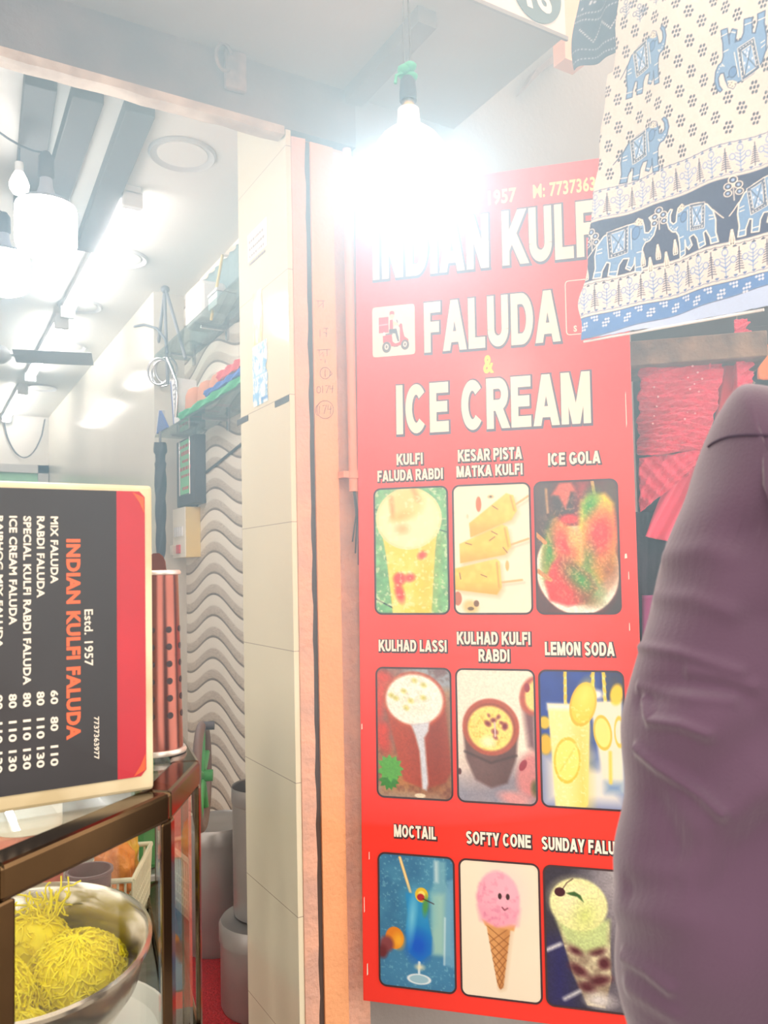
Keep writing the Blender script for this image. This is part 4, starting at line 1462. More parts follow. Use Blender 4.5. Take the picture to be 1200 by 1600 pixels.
def elephant(o, ex, ey, halo, body=MID):
    """print of a caparisoned elephant, unit box mapped by axes ex, ey from o"""
    o, ex, ey = np.array(o), np.array(ex), np.array(ey)

    def T(x, y): return tuple(o + ex * x + ey * y)
    cs = [T(x, y) for x in (-.12, 1.1) for y in (-.08, 1.05)]
    w_ = p.win(min(c[0] for c in cs), min(c[1] for c in cs), max(c[0] for c in cs), max(c[1] for c in cs))
    if w_ is None:
        return
    u = np.hypot(*ex)
    ln = .0012
    pts = [T(*q) for q in BODY]
    w_.poly(pts, body, edge=halo, ewd=.0022)
    w_.poly([T(*q) for q in ((.60, .89), (.68, .97), (.76, .92), (.77, .82), (.68, .84))], C8(214, 208, 186))
    for q in ((.64, .91), (.69, .93), (.73, .90), (.70, .87), (.75, .86)):
        w_.ell(*T(*q), .0014, .0014, C8(130, 130, 140))
    # saddle cloth
    cl = [T(*q) for q in ((.20, .80), (.52, .895), (.54, .40), (.25, .33))]
    w_.poly(cl, C8(74, 86, 118), edge=C8(232, 226, 206), ewd=.0012)
    cl2 = [T(*q) for q in ((.26, .77), (.47, .83), (.48, .46), (.30, .41))]
    w_.poly(cl2, C8(128, 164, 204), edge=C8(232, 226, 206), ewd=.0012)
    w_.line([T(.26, .77), T(.48, .46)], ln, C8(52, 58, 90)); w_.line([T(.47, .83), T(.30, .41)], ln, C8(52, 58, 90))
    for q in ((.385, .52), (.36, .47), (.42, .49), (.385, .73), (.31, .62), (.45, .65), (.39, .57)):
        w_.ell(*T(*q), .0013, .0022, C8(222, 228, 236))
    for k in range(6):
        w_.ell(*T(.235 + .01 * k, .74 - .07 * k), .0009, .0014, C8(226, 222, 206)); w_.ell(*T(.505 + .004 * k, .83 - .07 * k), .0009, .0014, C8(226, 222, 206))
    for k in range(5):
        w_.ell(*T(.29 + .05 * k, .37 + .012 * k), .0014, .0009, C8(226, 222, 206))
    # ear, eye, straps, anklets
    w_.ell(*T(.66, .72), u * .07, u * .10, C8(84, 122, 172), -.2); w_.ring(*T(.66, .72), u * .07, u * .10, ln, C8(48, 62, 104), -.2)
    w_.ell(*T(.755, .77), .0016, .0010, C8(36, 40, 66))
    for a, b in (((.57, .82), (.60, .44)), ((.80, .58), (.84, .53))):
        w_.line([T(*a), T(*b)], ln * 1.2, C8(224, 222, 206))
    for q in ((.87, .55), (.90, .58), (.84, .56), (.93, .62)):
        w_.ell(*T(*q), .0010, .0010, C8(236, 232, 216))
    for a, b in (((.03, .10), (.15, .10)), ((.26, .09), (.38, .09)), ((.70, .10), (.80, .10)), ((.55, .15), (.62, .11)), ((.07, .50), (.14, .52)), ((.07, .44), (.14, .45)), ((.70, .36), (.79, .36))):
        w_.line([T(*a), T(*b)], .0016, C8(226, 224, 210))
    w_.line([T(.06, .60), T(-.03, .48), T(-.10, .40)], .0018, halo if halo is not None else body)


HAL = C8(232, 226, 206)
DK = C8(64, 80, 120)


def eleph_px(rear, front, top, halo, flip=False):
    """rear foot, front foot and top of the back seen at these places"""
    a, b, c = (np.array(st(*q)) for q in (rear, front, top))
    ex = (b - a) / .80
    ey = np.array((-ex[1], ex[0]))
    if flip:
        ey = -ey
    ey = ey / np.hypot(*ey)
    h = abs((c - a) @ ey) / .9
    elephant(a, ex, ey * h, halo)


eleph_px((929, 438), (1003, 425), (975, 352), HAL)
eleph_px((1128, 380), (1063, 402), (1098, 312), HAL, True)
eleph_px((1152, 372), (1226, 350), (1206, 272), HAL)
eleph_px((1262, 318), (1330, 290), (1300, 222), HAL)
eleph_px((965, 287), (1030, 268), (1005, 203), DK)
eleph_px((976, 155), (1032, 132), (1012, 62), DK)
eleph_px((1196, 14), (1128, 48), (1168, 122), DK)
eleph_px((1215, 160), (1290, 120), (1250, 60), DK)
for (x, y) in ((1148, 292), (1031, 337), (930, 372)):
    s0, t0 = st(x, y + 22)
    w_ = p.win(s0 - .02, t0 - .003, s0 + .02, t0 + .05)
    if w_ is not None:
        w_.line([(s0, t0), (s0, t0 + .034)], .0016, HAL)
        for dx, dy, r in ((0, .036, .007), (-.008, .026, .0065), (.008, .026, .0065), (-.009, .014, .006), (.009, .014, .006)):
            w_.ell(s0 + dx, t0 + dy, r, r * .9, NAVY); w_.ring(s0 + dx, t0 + dy, r, r * .9, .0016, HAL); w_.ell(s0 + dx, t0 + dy, r * .4, r * .4, C8(150, 176, 210))
for (x, y) in ((1006, 416), (1017, 425), (1029, 405), (1041, 416), (1055, 397), (1146, 384), (921, 440)):
    s0, t0 = st(x, y)
    tree(s0, t0, .027, NAVY, HAL)
# sprigs near the top of the cloth
for (x, y) in ((982, 30), (1002, 36), (1028, 10)):
    s0, t0 = st(x, y); plant(s0, t0, .034, C8(96, 116, 150))
p.a[...] *= (0.97 + .06 * (p.noise(.002, 5)[..., None] - .5))


def left_edge(T):
    return .145 * T + np.where(T > .515, .012, 0.0) + .002 * np.sin(T * 60) - .012 * np.exp(-((T - .07) / .03) ** 2)


def tplace(U, V):
    s = -.012 + U * (S1 + .012)
    t = T0 + V * (T1 - T0)
    d = .006 * np.sin(s * 26 + t * 5) + .004 * np.sin(s * 55 - t * 9 + 1) + .002 * np.sin(t * 30 + s * 20)
    d = d - d[:1, :1]
    tt = t + np.where(V < .02, 0, 0)
    return TO + TD * s[..., None] + np.array([0, 0, 1.0]) * tt[..., None] + TN * d[..., None]


def tkeep(U, V):
    s = -.012 + U * (S1 + .012)
    t = T0 + V * (T1 - T0)
    return (s >= left_edge(t)) & (t >= -.004 - .05 * np.minimum(s, .36))


M_cloth = inkmat('printed_cotton', 0.9, 0.1, sheen=.1)
tap = thing('elephant_cloth', Vector(TO + TD * .25 + UPZ * .80), 'cream cotton cloth block-printed with blue elephants, hanging in front of the sign', 'printed cloth')
co_ = p.grid('cloth', M_cloth, tplace, tkeep, tap)
md = co_.modifiers.new('thick', 'SOLIDIFY'); md.thickness = .0012; md.offset = -1
mb = MB()
hp = []
for k in range(40):
    s = .004 + .34 * k / 39
    t = -.006 - .05 * min(s, .36)
    hp.append(Vector(TO + TD * s + UPZ * t + TN * .002))
mb.tube(hp, .0028, 8)
mb.build('rolled_hem', mat('hem_cotton', S(226, 224, 220), .9), tap, smooth=60)
# rail it hangs from
M_pole = mat('hanging_pole', S(140, 132, 126), .4, metal=.8)
rail = MB().tube([Vector(TO + TD * .02 + UPZ * (T1 + .012) + TN * .0), Vector(TO + TD * .75 + UPZ * (T1 + .012))], .011, 12)
for s in (.1, .62):
    rail.tube([Vector(TO + TD * s + UPZ * (T1 + .02)), Vector(TO + TD * s + UPZ * 1.75)], .003, 6)
tag(rail.build('hanging_rail', M_pole, smooth=50), 'metal rail on ropes carrying the elephant cloth', 'rail')

# dark blue cloth with rows of white dots, hanging behind the elephant cloth
DO, DDv = np.array(at(900, 112, 1.80)), TD
pd = Pic(0, 0, .30, .30, 170, 170, C8(60, 68, 92))
for k, y in enumerate((.012, .035, .105, .122, .16, .19, .215, .25, .27)):
    ph = np.mod(pd.X + .003 * k, .0062) - .0031
    yy = y + .004 * np.sin(pd.X * 40 + k)
    pd.mix(pd.cov(np.hypot(ph, pd.Y - yy) - .0016, 1.2), C8(206, 206, 206))
for tri in range(5):
    x0 = .02 + .05 * tri
    for a, b in (((x0, .085), (x0 + .025, .055)), ((x0 + .025, .055), (x0 + .05, .085))):
        for k in range(7):
            pd.ell(a[0] + (b[0] - a[0]) * k / 7, a[1] + (b[1] - a[1]) * k / 7, .0018, .0018, C8(206, 206, 206))
for k in range(26):
    pd.ell(random.uniform(.01, .28), random.uniform(.13, .155), .0028, .0028, C8(190, 194, 200))


def dplace(U, V):
    s, t = U * .30, V * .30
    d = .008 * np.sin(s * 60 + 1 + t * 8) + .005 * np.sin(s * 110 - t * 14)
    s2 = s - .010 * np.sin(t * 24) + .02 * V
    return DO + DDv * s2[..., None] + UPZ * (t - .045 * s / .3 * 0)[..., None] + TN * d[..., None]


dk = pd.grid('dotted_cloth', inkmat('dotted_cotton', .9, .1), dplace, None)
tag(dk, 'dark blue cloth with rows of white dots hanging behind the elephant cloth', 'cloth')
md = dk.modifiers.new('thick', 'SOLIDIFY'); md.thickness = .0015

# ------------------------------------------------------------------ clothes stall beside the sign
sdv, snv = Vector(sd_), Vector(sn_)
M_plank = mat('rough_plank', S(150, 122, 98), .85, col2=S(104, 82, 68), scale=18, bump=.5, bscale=60)
M_darkw = mat('dark_stall_board', S(62, 44, 42), .8, var=.3, scale=6)
P0 = at(984, 572, 1.98)
struct(MB().obox(at(988, 560, 2.22) + Vector((0, 0, -1.95)), sdv * 1.0, -snv * .03, Vector((0, 0, 2.6))).build('wall_stall', M_darkw))
pk = MB().obox(P0, sdv * .315, Vector((0, 0, .062)), -snv * .17)
tag(pk.build('wooden_plank', M_plank, bevel=.003), 'rough wooden plank shelf above the red clothes, just right of the sign', 'plank')


def sheet(name, corners, nu, nv, fn, m, thick=.002, trim=None, parent=None, label=None, ink_fn=None):
    """cloth between four corners (tl, tr, bl, br) with folds fn(u, v) -> offset towards the street"""
    tl, tr, bl, br = (Vector(c) for c in corners)
    vs, fs = [], []
    nrm = (tr - tl).cross(bl - tl).normalized()
    if nrm.dot(Vector(CP) - tl) < 0:
        nrm = -nrm
    for j in range(nv + 1):
        for i in range(nu + 1):
            u, v = i / nu, j / nv
            if trim:
                u, v = trim(u, v)
            p_ = (tl * (1 - u) + tr * u) * (1 - v) + (bl * (1 - u) + br * u) * v
            vs.append(p_ + nrm * fn(u, v))
    for j in range(nv):
        for i in range(nu):
            a = j * (nu + 1) + i
            fs.append((a, a + 1, a + nu + 2, a + nu + 1))
    mb = MB()
    mb.add(vs, fs)
    o = mb.build(name, m, parent, smooth=80, label=label)
    md = o.modifiers.new('thick', 'SOLIDIFY'); md.thickness = thick; md.offset = -1
    return o


def fold(u, v, fs):
    return sum(a * math.sin(2 * PI * (ku * u + kv * v) + ph) for a, ku, kv, ph in fs)


M_pink = mat('crinkled_pink_cotton', S(236, 66, 102), .85, col2=S(222, 50, 86), scale=40, bump=.7, bscale=110, sheen=.2)
M_redc = mat('plain_red_cotton', S(232, 40, 58), .8, var=.08, bump=.1, sheen=.2)
M_rose = mat('rose_cotton', S(238, 72, 108), .85, var=.08, bump=.15, sheen=.2)
M_dots = mat('pale_dye_dot', S(244, 190, 196), .9)


def crinkle(u, v):
    r = fold(u, v, [(.004, 1.2, 9, 0), (.003, -1.5, 15, 1), (.0022, 3, 24, 2), (.0016, -4, 37, .5), (.008, .9, 1.1, 0)])
    return r * (1 + .8 * v) + .012 * math.sin(PI * u)


g1 = thing('crinkled_garment', P0 + sdv * .12, 'crinkled pink red garment with pale tie-dye dots hanging under the plank', 'garment', 'red garments beside the sign')
D1 = 2.02
sheet('gathered_cloth', (at(1000, 556, D1), at(1136, 538, D1 - .05), at(996, 712, D1 - .02), at(1108, 706, D1 - .06)), 50, 110, crinkle, M_pink, parent=g1,
      trim=lambda u, v: (u + .018 * math.sin(v * 26) + .01 * math.sin(v * 57), v + .02 * math.sin(u * 7)))
for grp in (((1082, 572), (1090, 582), (1075, 590), (1097, 592), (1085, 600), (1078, 608), (1092, 612)), ((1022, 605), (1028, 620), (1026, 635), (1022, 650), (1020, 662)), ((1074, 644), (1070, 655), (1086, 646), (1068, 660))):
    mb = MB()
    for (x, y) in grp:
        mb.ball(at(x, y, D1 - .062), .0022 + .0012 * random.random(), 6)
    mb.build('tie_dye_dots', M_dots, g1)
sheet('hem_tail', (at(998, 716, D1 - .03), at(1108, 702, D1 - .05), at(1000, 800, D1 - .03), at(1075, 742, D1 - .05)), 30, 40,
      lambda u, v: fold(u, v, [(.006, 2, 2, 0), (.004, 5, -3, 1), (.0025, 9, 4, 2)]), M_pink, parent=g1)
g2 = thing('rose_trousers', P0 + sdv * .16, 'rose pink plain trouser leg hanging below the crinkled garment', 'garment', 'red garments beside the sign')
sheet('trouser_leg', (at(1056, 716, D1 + .02), at(1130, 690, D1 + .02), at(1006, 838, D1 + .02), at(1062, 850, D1 + .02)), 30, 60,
      lambda u, v: fold(u, v, [(.008, 1.5, .3, 0), (.004, 4, 1, 1)]), M_rose, parent=g2)
sheet('second_leg', (at(1092, 720, D1 + .05), at(1190, 690, D1 + .05), at(1046, 826, D1 + .05), at(1140, 860, D1 + .05)), 30, 50,
      lambda u, v: fold(u, v, [(.008, 1.5, .5, 2), (.004, 4, 1, 0)]), M_rose, parent=g2)
MB().tube([at(1108, 700, D1 + .04), P0 + sdv * .19 - snv * .03 + Vector((0, 0, .01))], .0025, 6).build('hanging_tape', M_rose, g2)
g3 = thing('frilled_red_dress', P0 + sdv * .3, 'plain red dress panel with a frilled edge at the right of the plank', 'garment', 'red garments beside the sign')
sheet('dress_panel', (at(1132, 528, D1 - .02), at(1158, 520, D1 - .06), at(1105, 760, D1 - .02), at(1178, 740, D1 - .06)), 20, 50,
      lambda u, v: fold(u, v, [(.006, 1.5, .2, 0), (.003, 3, 1, 1)]), M_redc, parent=g3)
sheet('frill', (at(1147, 500, D1 - .07), at(1168, 498, D1 - .07), at(1158, 720, D1 - .07), at(1188, 712, D1 - .07)), 16, 120,
      lambda u, v: u * fold(u, v, [(.007, .6, 17, 0), (.004, 1, 29, 1)]) + fold(u, v, [(.0015, 2, 44, 0)]), M_pink, parent=g3, trim=lambda u, v: (u * (1 + .12 * math.sin(v * 80)), v))
MB().tube([at(1150, 505, D1 - .06), at(1152, 470, D1 + .02)], .003, 6).build('hanger_hook', M_steel, g3)
M_dkcl = mat('dark_plum_cotton', S(58, 38, 50), .9, var=.3, bump=.2)
M_purp = mat('purple_cotton', S(150, 50, 110), .85, var=.1)
M_must = mat('mustard_cotton', S(226, 160, 50), .85)
sheet_o = sheet('dark_scarf', (at(992, 800, 2.12), at(1080, 800, 2.12), at(1000, 1240, 2.10), at(1075, 1260, 2.10)), 24, 60, lambda u, v: fold(u, v, [(.008, 2.5, .4, 0), (.004, 6, 1.4, 1)]), M_dkcl)
tag(sheet_o, 'dark plum scarf hanging low between the sign edge and the purple sleeve', 'scarf')
sheet_o = sheet('purple_scarf', (at(1003, 930, 2.06), at(1050, 930, 2.06), at(1001, 1160, 2.06), at(1045, 1160, 2.06)), 14, 40, lambda u, v: fold(u, v, [(.005, 2, .6, 0)]), M_purp)
tag(sheet_o, 'thin purple scarf end showing beside the dark plum scarf', 'scarf')
sheet_o = sheet('mustard_scarf', (at(1005, 1000, 2.03), at(1030, 1000, 2.03), at(1004, 1060, 2.03), at(1028, 1060, 2.03)), 10, 20, lambda u, v: fold(u, v, [(.003, 2, .6, 0)]), M_must)
tag(sheet_o, 'small mustard scrap of cloth beside the purple sleeve', 'cloth')
# shelf with orange cloth further right
sh = MB().obox(at(1162, 552, 2.1) + Vector((0, 0, .02)), sdv * .4, Vector((0, 0, .05)), -snv * .10)
tag(sh.build('stall_shelf', M_darkw, bevel=.003), 'dark shelf board at the right, behind the frilled red dress', 'shelf')
M_orcl = mat('orange_cotton', S(240, 130, 50), .85, var=.1, bump=.2)
oc = sheet('orange_cloth', (at(1180, 540, 2.06), at(1290, 535, 2.04), at(1184, 592, 2.05), at(1290, 600, 2.03)), 20, 24, lambda u, v: fold(u, v, [(.006, 2.5, .6, 0), (.003, 6, 2, 0)]), M_orcl)
tag(oc, 'orange cloth hanging over the dark shelf at the right edge', 'cloth')
mb = MB()
for k in range(3):
    a = at(1176 + 9 * k, 596, 2.14); b = at(1178 + 9 * k, 640, 2.14)
    mb.tube([a, b], .004, 8)
mb.tube([at(1168, 600, 2.14), at(1212, 592, 2.14)], .004, 8)
tag(mb.build('steel_rack', M_steel, smooth=50), 'small steel rack with upright bars above the purple shoulder', 'rack')

# ------------------------------------------------------------------ person at the right
M_shirt = mat('purple_brown_shirt', S(76, 52, 72), .9, var=.16, scale=5, bump=.12, bscale=500, sheen=.35)
M_skin = mat('brown_skin', S(140, 92, 68), .55)
M_trou = mat('dark_trousers', S(44, 44, 54), .9)
M_hair = mat('black_hair', S(24, 20, 20), .6)
M_shoe = mat('black_shoe', S(30, 28, 28), .4)


def cw(a, b, z): return rx * a + ry * b + Vector((0, 0, z))


SHL, ELB, WRI = cw(.294, .622, 1.440), cw(.209, .562, 1.060), cw(.40, .74, 1.02)
fc = math.radians(25)
fR, fF = rx * math.cos(fc) - ry * math.sin(fc), rx * math.sin(fc) + ry * math.cos(fc)
SHR = SHL + fR * .37
NEC = (SHL + SHR) / 2 + Vector((0, 0, .055))
CHE = (SHL + SHR) / 2 + Vector((0, 0, -.10))
WAI = CHE + Vector((0, 0, -.26))
PEL = CHE + Vector((0, 0, -.42))
HEA = NEC + fF * .03 + Vector((0, 0, .17))
ELR, WRR = SHR + fR * .05 + Vector((0, 0, -.31)), SHR + fR * .03 + fF * .14 + Vector((0, 0, -.50))


def skin_bm(name, verts, edges):
    bm = bmesh.new()
    L = bm.verts.layers.skin.verify()
    vs = []
    for i, (p_, r) in enumerate(verts):
        v = bm.verts.new(p_)
        v[L].radius = r if isinstance(r, tuple) else (r, r)
        v[L].use_root = (i == 0)
        vs.append(v)
    for a, b in edges:
        bm.edges.new((vs[a], vs[b]))
    me = bpy.data.meshes.new(name)
    bm.to_mesh(me); bm.free()
    return me


def skin(name, verts, edges, sub, m, parent):
    me = skin_bm(name, verts, edges)
    o = bpy.data.objects.new(name, me)
    COL.objects.link(o)
    o.modifiers.new('skin', 'SKIN')
    md = o.modifiers.new('sub', 'SUBSURF'); md.levels = sub; md.render_levels = sub
    dg = bpy.context.evaluated_depsgraph_get()
    m2 = bpy.data.meshes.new_from_object(o.evaluated_get(dg))
    bpy.data.objects.remove(o)
    m2.name = name
    m2.materials.clear(); m2.materials.append(m)
    m2.polygons.foreach_set('use_smooth', [True] * len(m2.polygons))
    o2 = bpy.data.objects.new(name, m2)
    COL.objects.link(o2)
    if parent is not None:
        put(o2, parent)
    return o2


person = thing('person', (PEL.x, PEL.y, 0), 'person in a purple brown shirt seen close at the right edge, elbow bent', 'person')
HIL, HIR = PEL - fR * .09 + Vector((0, 0, -.02)), PEL + fR * .09 + Vector((0, 0, -.02))
KNL, KNR = HIL + fF * .02 + Vector((0, 0, -.44)), HIR + fF * .02 + Vector((0, 0, -.44))
ANL, ANR = Vector((KNL.x, KNL.y, .09)) - fF * .03, Vector((KNR.x, KNR.y, .09)) - fF * .03
FTL, FTR = ANL + fF * .15 + Vector((0, 0, -.05)), ANR + fF * .15 + Vector((0, 0, -.05))
bv = [(PEL, (.13, .10)), (WAI, (.12, .09)), (CHE, (.14, .10)), (NEC, (.055, .055)), (NEC + fF * .015 + Vector((0, 0, .07)), (.055, .06)), (HEA, (.075, .09)), (HEA + Vector((0, 0, .08)), (.065, .08)),
      (SHL, .05), ((SHL + ELB) / 2, .045), (ELB, .038), (WRI, .027), (SHR, .05), (ELR, .038), (WRR, .027),
      (HIL, .08), (KNL, .055), (ANL, .04), (FTL, .035), (HIR, .08), (KNR, .055), (ANR, .04), (FTR, .035)]
be = [(0, 1), (1, 2), (2, 3), (3, 4), (4, 5), (5, 6), (2, 7), (7, 8), (8, 9), (9, 10), (2, 11), (11, 12), (12, 13), (0, 14), (14, 15), (15, 16), (16, 17), (0, 18), (18, 19), (19, 20), (20, 21)]
for wi, w0, el in ((10, WRI, ELB), (13, WRR, ELR)):
    dd = (w0 - el).normalized()
    sd2 = dd.cross(Vector((0, 0, 1))).normalized()
    pal = len(bv); bv.append((w0 + dd * .07, (.036, .018))); be.append((wi, pal))
    for k, (off, L) in enumerate(((-.030, .062), (-.010, .074), (.010, .070), (.028, .056))):
        b0 = len(bv)
        bv.append((w0 + dd * .09 + sd2 * off, .0095)); bv.append((w0 + dd * (.09 + L * .55) + sd2 * off + Vector((0, 0, -.008)), .009)); bv.append((w0 + dd * (.09 + L) + sd2 * off + Vector((0, 0, -.026)), .008))
        be += [(pal, b0), (b0, b0 + 1), (b0 + 1, b0 + 2)]
    b0 = len(bv)
    bv.append((w0 + dd * .045 - sd2 * .040, .011)); bv.append((w0 + dd * .085 - sd2 * .056 + Vector((0, 0, -.01)), .009))
    be += [(pal, b0), (b0, b0 + 1)]
skin('body', bv, be, 2, M_skin, person)
mb = MB()
mb.ball(HEA + Vector((0, 0, .055)) - fF * .018, .098, 24, sq=(.84, .98, 1.02), M=Matrix((tuple(fR), tuple(fF), (0, 0, 1))).transposed().to_4x4())
mb.build('hair', M_hair, person, smooth=80)
skin('trousers', [(PEL + Vector((0, 0, .02)), (.15, .115)), (HIL, .10), (KNL, .085), (ANL + Vector((0, 0, .02)), .085), (HIR, .10), (KNR, .085), (ANR + Vector((0, 0, .02)), .085)], [(0, 1), (1, 2), (2, 3), (0, 4), (4, 5), (5, 6)], 2, M_trou, person)
for a in (ANL, ANR):
    mb = MB()
    Mx = Matrix((tuple(fR), tuple(fF), (0, 0, 1))).transposed().to_4x4()
    mb.ball(a + fF * .07 + Vector((0, 0, -.055)), 1.0, 16, sq=(.05, .14, .035), M=Mx)
    mb.build('shoe', M_shoe, person, smooth=80)
# shirt: loose over the torso and arms, with folds raised along the creases
UPA = (SHL * .55 + ELB * .45)
sv = [(PEL + Vector((0, 0, -.10)), (.25, .19)), (WAI, (.24, .18)), (CHE, (.175, .13)), (NEC + Vector((0, 0, -.03)), (.085, .075)), (SHL + fR * .02, .098), (UPA, .082), (ELB, .074), ((ELB + WRI) / 2, .072), (WRI, .055),
      (SHR - fR * .02, .09), (ELR, .075), (WRR, .06)]
se = [(0, 1), (1, 2), (2, 3), (2, 4), (4, 5), (5, 6), (6, 7), (7, 8), (2, 9), (9, 10), (10, 11)]
shirt = skin('shirt', sv, se, 4, M_shirt, person)
from mathutils.bvhtree import BVHTree
me = shirt.data
MW = shirt.matrix_world if shirt.matrix_world != Matrix.Identity(4) else (Matrix.Identity(4))
n = len(me.vertices)
V = np.empty(n * 3); me.vertices.foreach_get('co', V); V = V.reshape(-1, 3)
Nn = np.empty(n * 3); me.vertices.foreach_get('normal', Nn); Nn = Nn.reshape(-1, 3)
bvh = BVHTree.FromPolygons([tuple(v) for v in V], [tuple(p_.vertices) for p_ in me.polygons])


def on_shirt(x, y):
    h = bvh.ray_cast(Vector(CP), Vector(ray(x, y)).normalized())
    return h[0], h[1]


CRE = [([(1002, 1010), (1060, 1020), (1110, 1035), (1160, 1050)], .0034, .0032), ([(1004, 1075), (1080, 1090), (1150, 1095)], .003, .0034), ([(1010, 1095), (1025, 1128), (1070, 1134), (1110, 1150)], .005, .003),
       ([(1002, 1172), (1030, 1200), (1060, 1222), (1095, 1245), (1130, 1275)], .0055, .0032), ([(972, 1495), (1010, 1515), (1050, 1545)], .004, .0035), ([(985, 1540), (1060, 1590)], .003, .005),
       ([(1020, 930), (1080, 935), (1150, 960)], .003, .005), ([(1100, 1300), (1160, 1260), (1200, 1215)], .005, .010), ([(1010, 1090), (1080, 1062), (1170, 1080)], -.005, .008), ([(1090, 1210), (1150, 1180), (1200, 1130)], -.008, .013),
       ([(1015, 1330), (1080, 1320), (1120, 1310)], -.004, .009), ([(1120, 1400), (1170, 1330), (1200, 1290)], -.008, .012), ([(1165, 830), (1185, 900), (1190, 960)], -.008, .012), ([(1040, 870), (1100, 860), (1150, 870)], .003, .007),
       ([(960, 1420), (1040, 1440), (1130, 1430)], .004, .008), ([(985, 1390), (1050, 1385)], -.004, .007), ([(1020, 1255), (1040, 1300), (1050, 1340)], -.004, .008), ([(1080, 1050), (1130, 1058), (1180, 1075)], .004, .004)]
LINES = []
for pts, amp, wd in CRE:
    q = []
    for (a, b) in zip(pts[:-1], pts[1:]):
        for k in range(10):
            h = on_shirt(a[0] + (b[0] - a[0]) * k / 10, a[1] + (b[1] - a[1]) * k / 10)[0]
            if h is not None:
                q.append(np.array(h))
    if q:
        d = []
        for a, b in zip(q[:-1], q[1:]):
            k = max(1, int(np.linalg.norm(b - a) / .0012)) if np.linalg.norm(b - a) < .06 else 1
            d += [a + (b - a) * i / k for i in range(k)]
        LINES.append((np.array(d + [q[-1]]), amp, wd))
allq = np.concatenate([l[0] for l in LINES])
bm = bmesh.new(); bm.from_mesh(me)
near = lambda c: ((allq - np.array(c)) ** 2).sum(1).min() < .022 ** 2
for cuts in (3, 1):
    fs_ = [f for f in bm.faces if (f.calc_center_median() - Vector(allq.mean(0))).length < .4 and near(f.calc_center_median())]
    ed = list({e for f in fs_ for e in f.edges})
    bmesh.ops.subdivide_edges(bm, edges=ed, cuts=cuts, use_grid_fill=True, smooth=0.0)
bmesh.ops.triangulate(bm, faces=[f for f in bm.faces if len(f.verts) > 4])
bm.normal_update()
bm.to_mesh(me); bm.free()
me.polygons.foreach_set('use_smooth', [True] * len(me.polygons))
n = len(me.vertices)
V = np.empty(n * 3); me.vertices.foreach_get('co', V); V = V.reshape(-1, 3)
Nn = np.empty(n * 3); me.vertices.foreach_get('normal', Nn); Nn = Nn.reshape(-1, 3)
disp = np.zeros(n)
for q, amp, wd in LINES:
    idx = np.where(((V - q.mean(0)) ** 2).sum(1) < .03)[0]
    d2 = ((V[idx][:, None, :] - q[None, :, :]) ** 2).sum(2).min(1)
    disp[idx] += amp * np.exp(-d2 / (2 * wd * wd))
# broad soft folds of loose cloth
X_, Y_, Z_ = V[:, 0], V[:, 1], V[:, 2]
disp += .005 * np.sin(38 * Z_ + 21 * X_) * np.sin(17 * X_ - 13 * Y_ + 9 * Z_) + .0012 * np.sin(90 * Z_ - 50 * X_ + 30 * Y_)
V2 = V + Nn * disp[:, None]
me.vertices.foreach_set('co', V2.ravel())
me.update()
# shoulder seam
bvh = BVHTree.FromPolygons([tuple(v) for v in V2], [tuple(p_.vertices) for p_ in me.polygons])
q = []
for (x, y) in ((1108, 698), (1116, 692), (1126, 687), (1138, 683), (1152, 681), (1168, 680), (1184, 680), (1199, 681), (1215, 683)):
    h, nn_ = on_shirt(x, y)
    if h is not None:
        q.append(h + nn_ * .0006)
if len(q) > 2:
    MB().tube(q, .0011, 6).build('shoulder_seam', mat('dark_seam', S(54, 36, 56), .9), shirt)

# ------------------------------------------------------------------ shop lights
M_tube = mat('tube_glow', (.84, .94, 1.0), 0.4, emit=SHOP_TUBE)
M_bulbg = mat('shop_bulb_glow', (.84, .94, 1.0), 0.4, emit=SHOP_BULB)
M_batten = mat('white_batten', S(225, 225, 225), 0.4)
M_slat = mat('dark_grey_slat', S(92, 88, 88), .6, var=.1, scale=8)
for (y0, y1, lab) in ((2.85, 4.28, 'nearest of the three tube lights on the shop ceiling'), (4.45, 5.80, 'middle tube light in the row on the shop ceiling'), (6.21, 7.44, 'farthest of the three tube lights on the shop ceiling')):
    x = .665
    t = thing('tube_light', (x, (y0 + y1) / 2, ZC), lab, 'tube light', 'tube lights in a row on the ceiling')
    MB().box((x - .03, y0, ZC - .03), (x + .03, y1, ZC)).build('batten', M_batten, t, bevel=.003)
    MB().tube([(x, y0 + .031, ZC - .052), (x, y1 - .031, ZC - .052)], .022, 14).build('tube', M_tube, t, smooth=50)
    for yy in (y0, y1 - .03):
        MB().box((x - .035, yy, ZC - .078), (x + .035, yy + .03, ZC - .02)).build('end_cap', M_batten, t, bevel=.003)
# dark slats under the ceiling
for (x0, x1, y1, lab) in ((.29, .345, 3.15, 'leftmost dark slat under the shop ceiling'), (.415, .435, 3.45, 'middle dark slat under the shop ceiling'), (.56, .605, 3.42, 'rightmost dark slat under the ceiling, beside the nearest tube light')):
    mb = MB().hexa([(x0 - .042, 2.30, ZC - .05), (x0 + .042, 2.30, ZC - .05), (x1 + .042, y1, ZC - .05), (x1 - .042, y1, ZC - .05),
                    (x0 - .042, 2.30, ZC - .001), (x0 + .042, 2.30, ZC - .001), (x1 + .042, y1, ZC - .001), (x1 - .042, y1, ZC - .001)])
    tag(mb.build('ceiling_slat', M_slat, bevel=.003), lab, 'slat', 'dark slats on the shop ceiling')
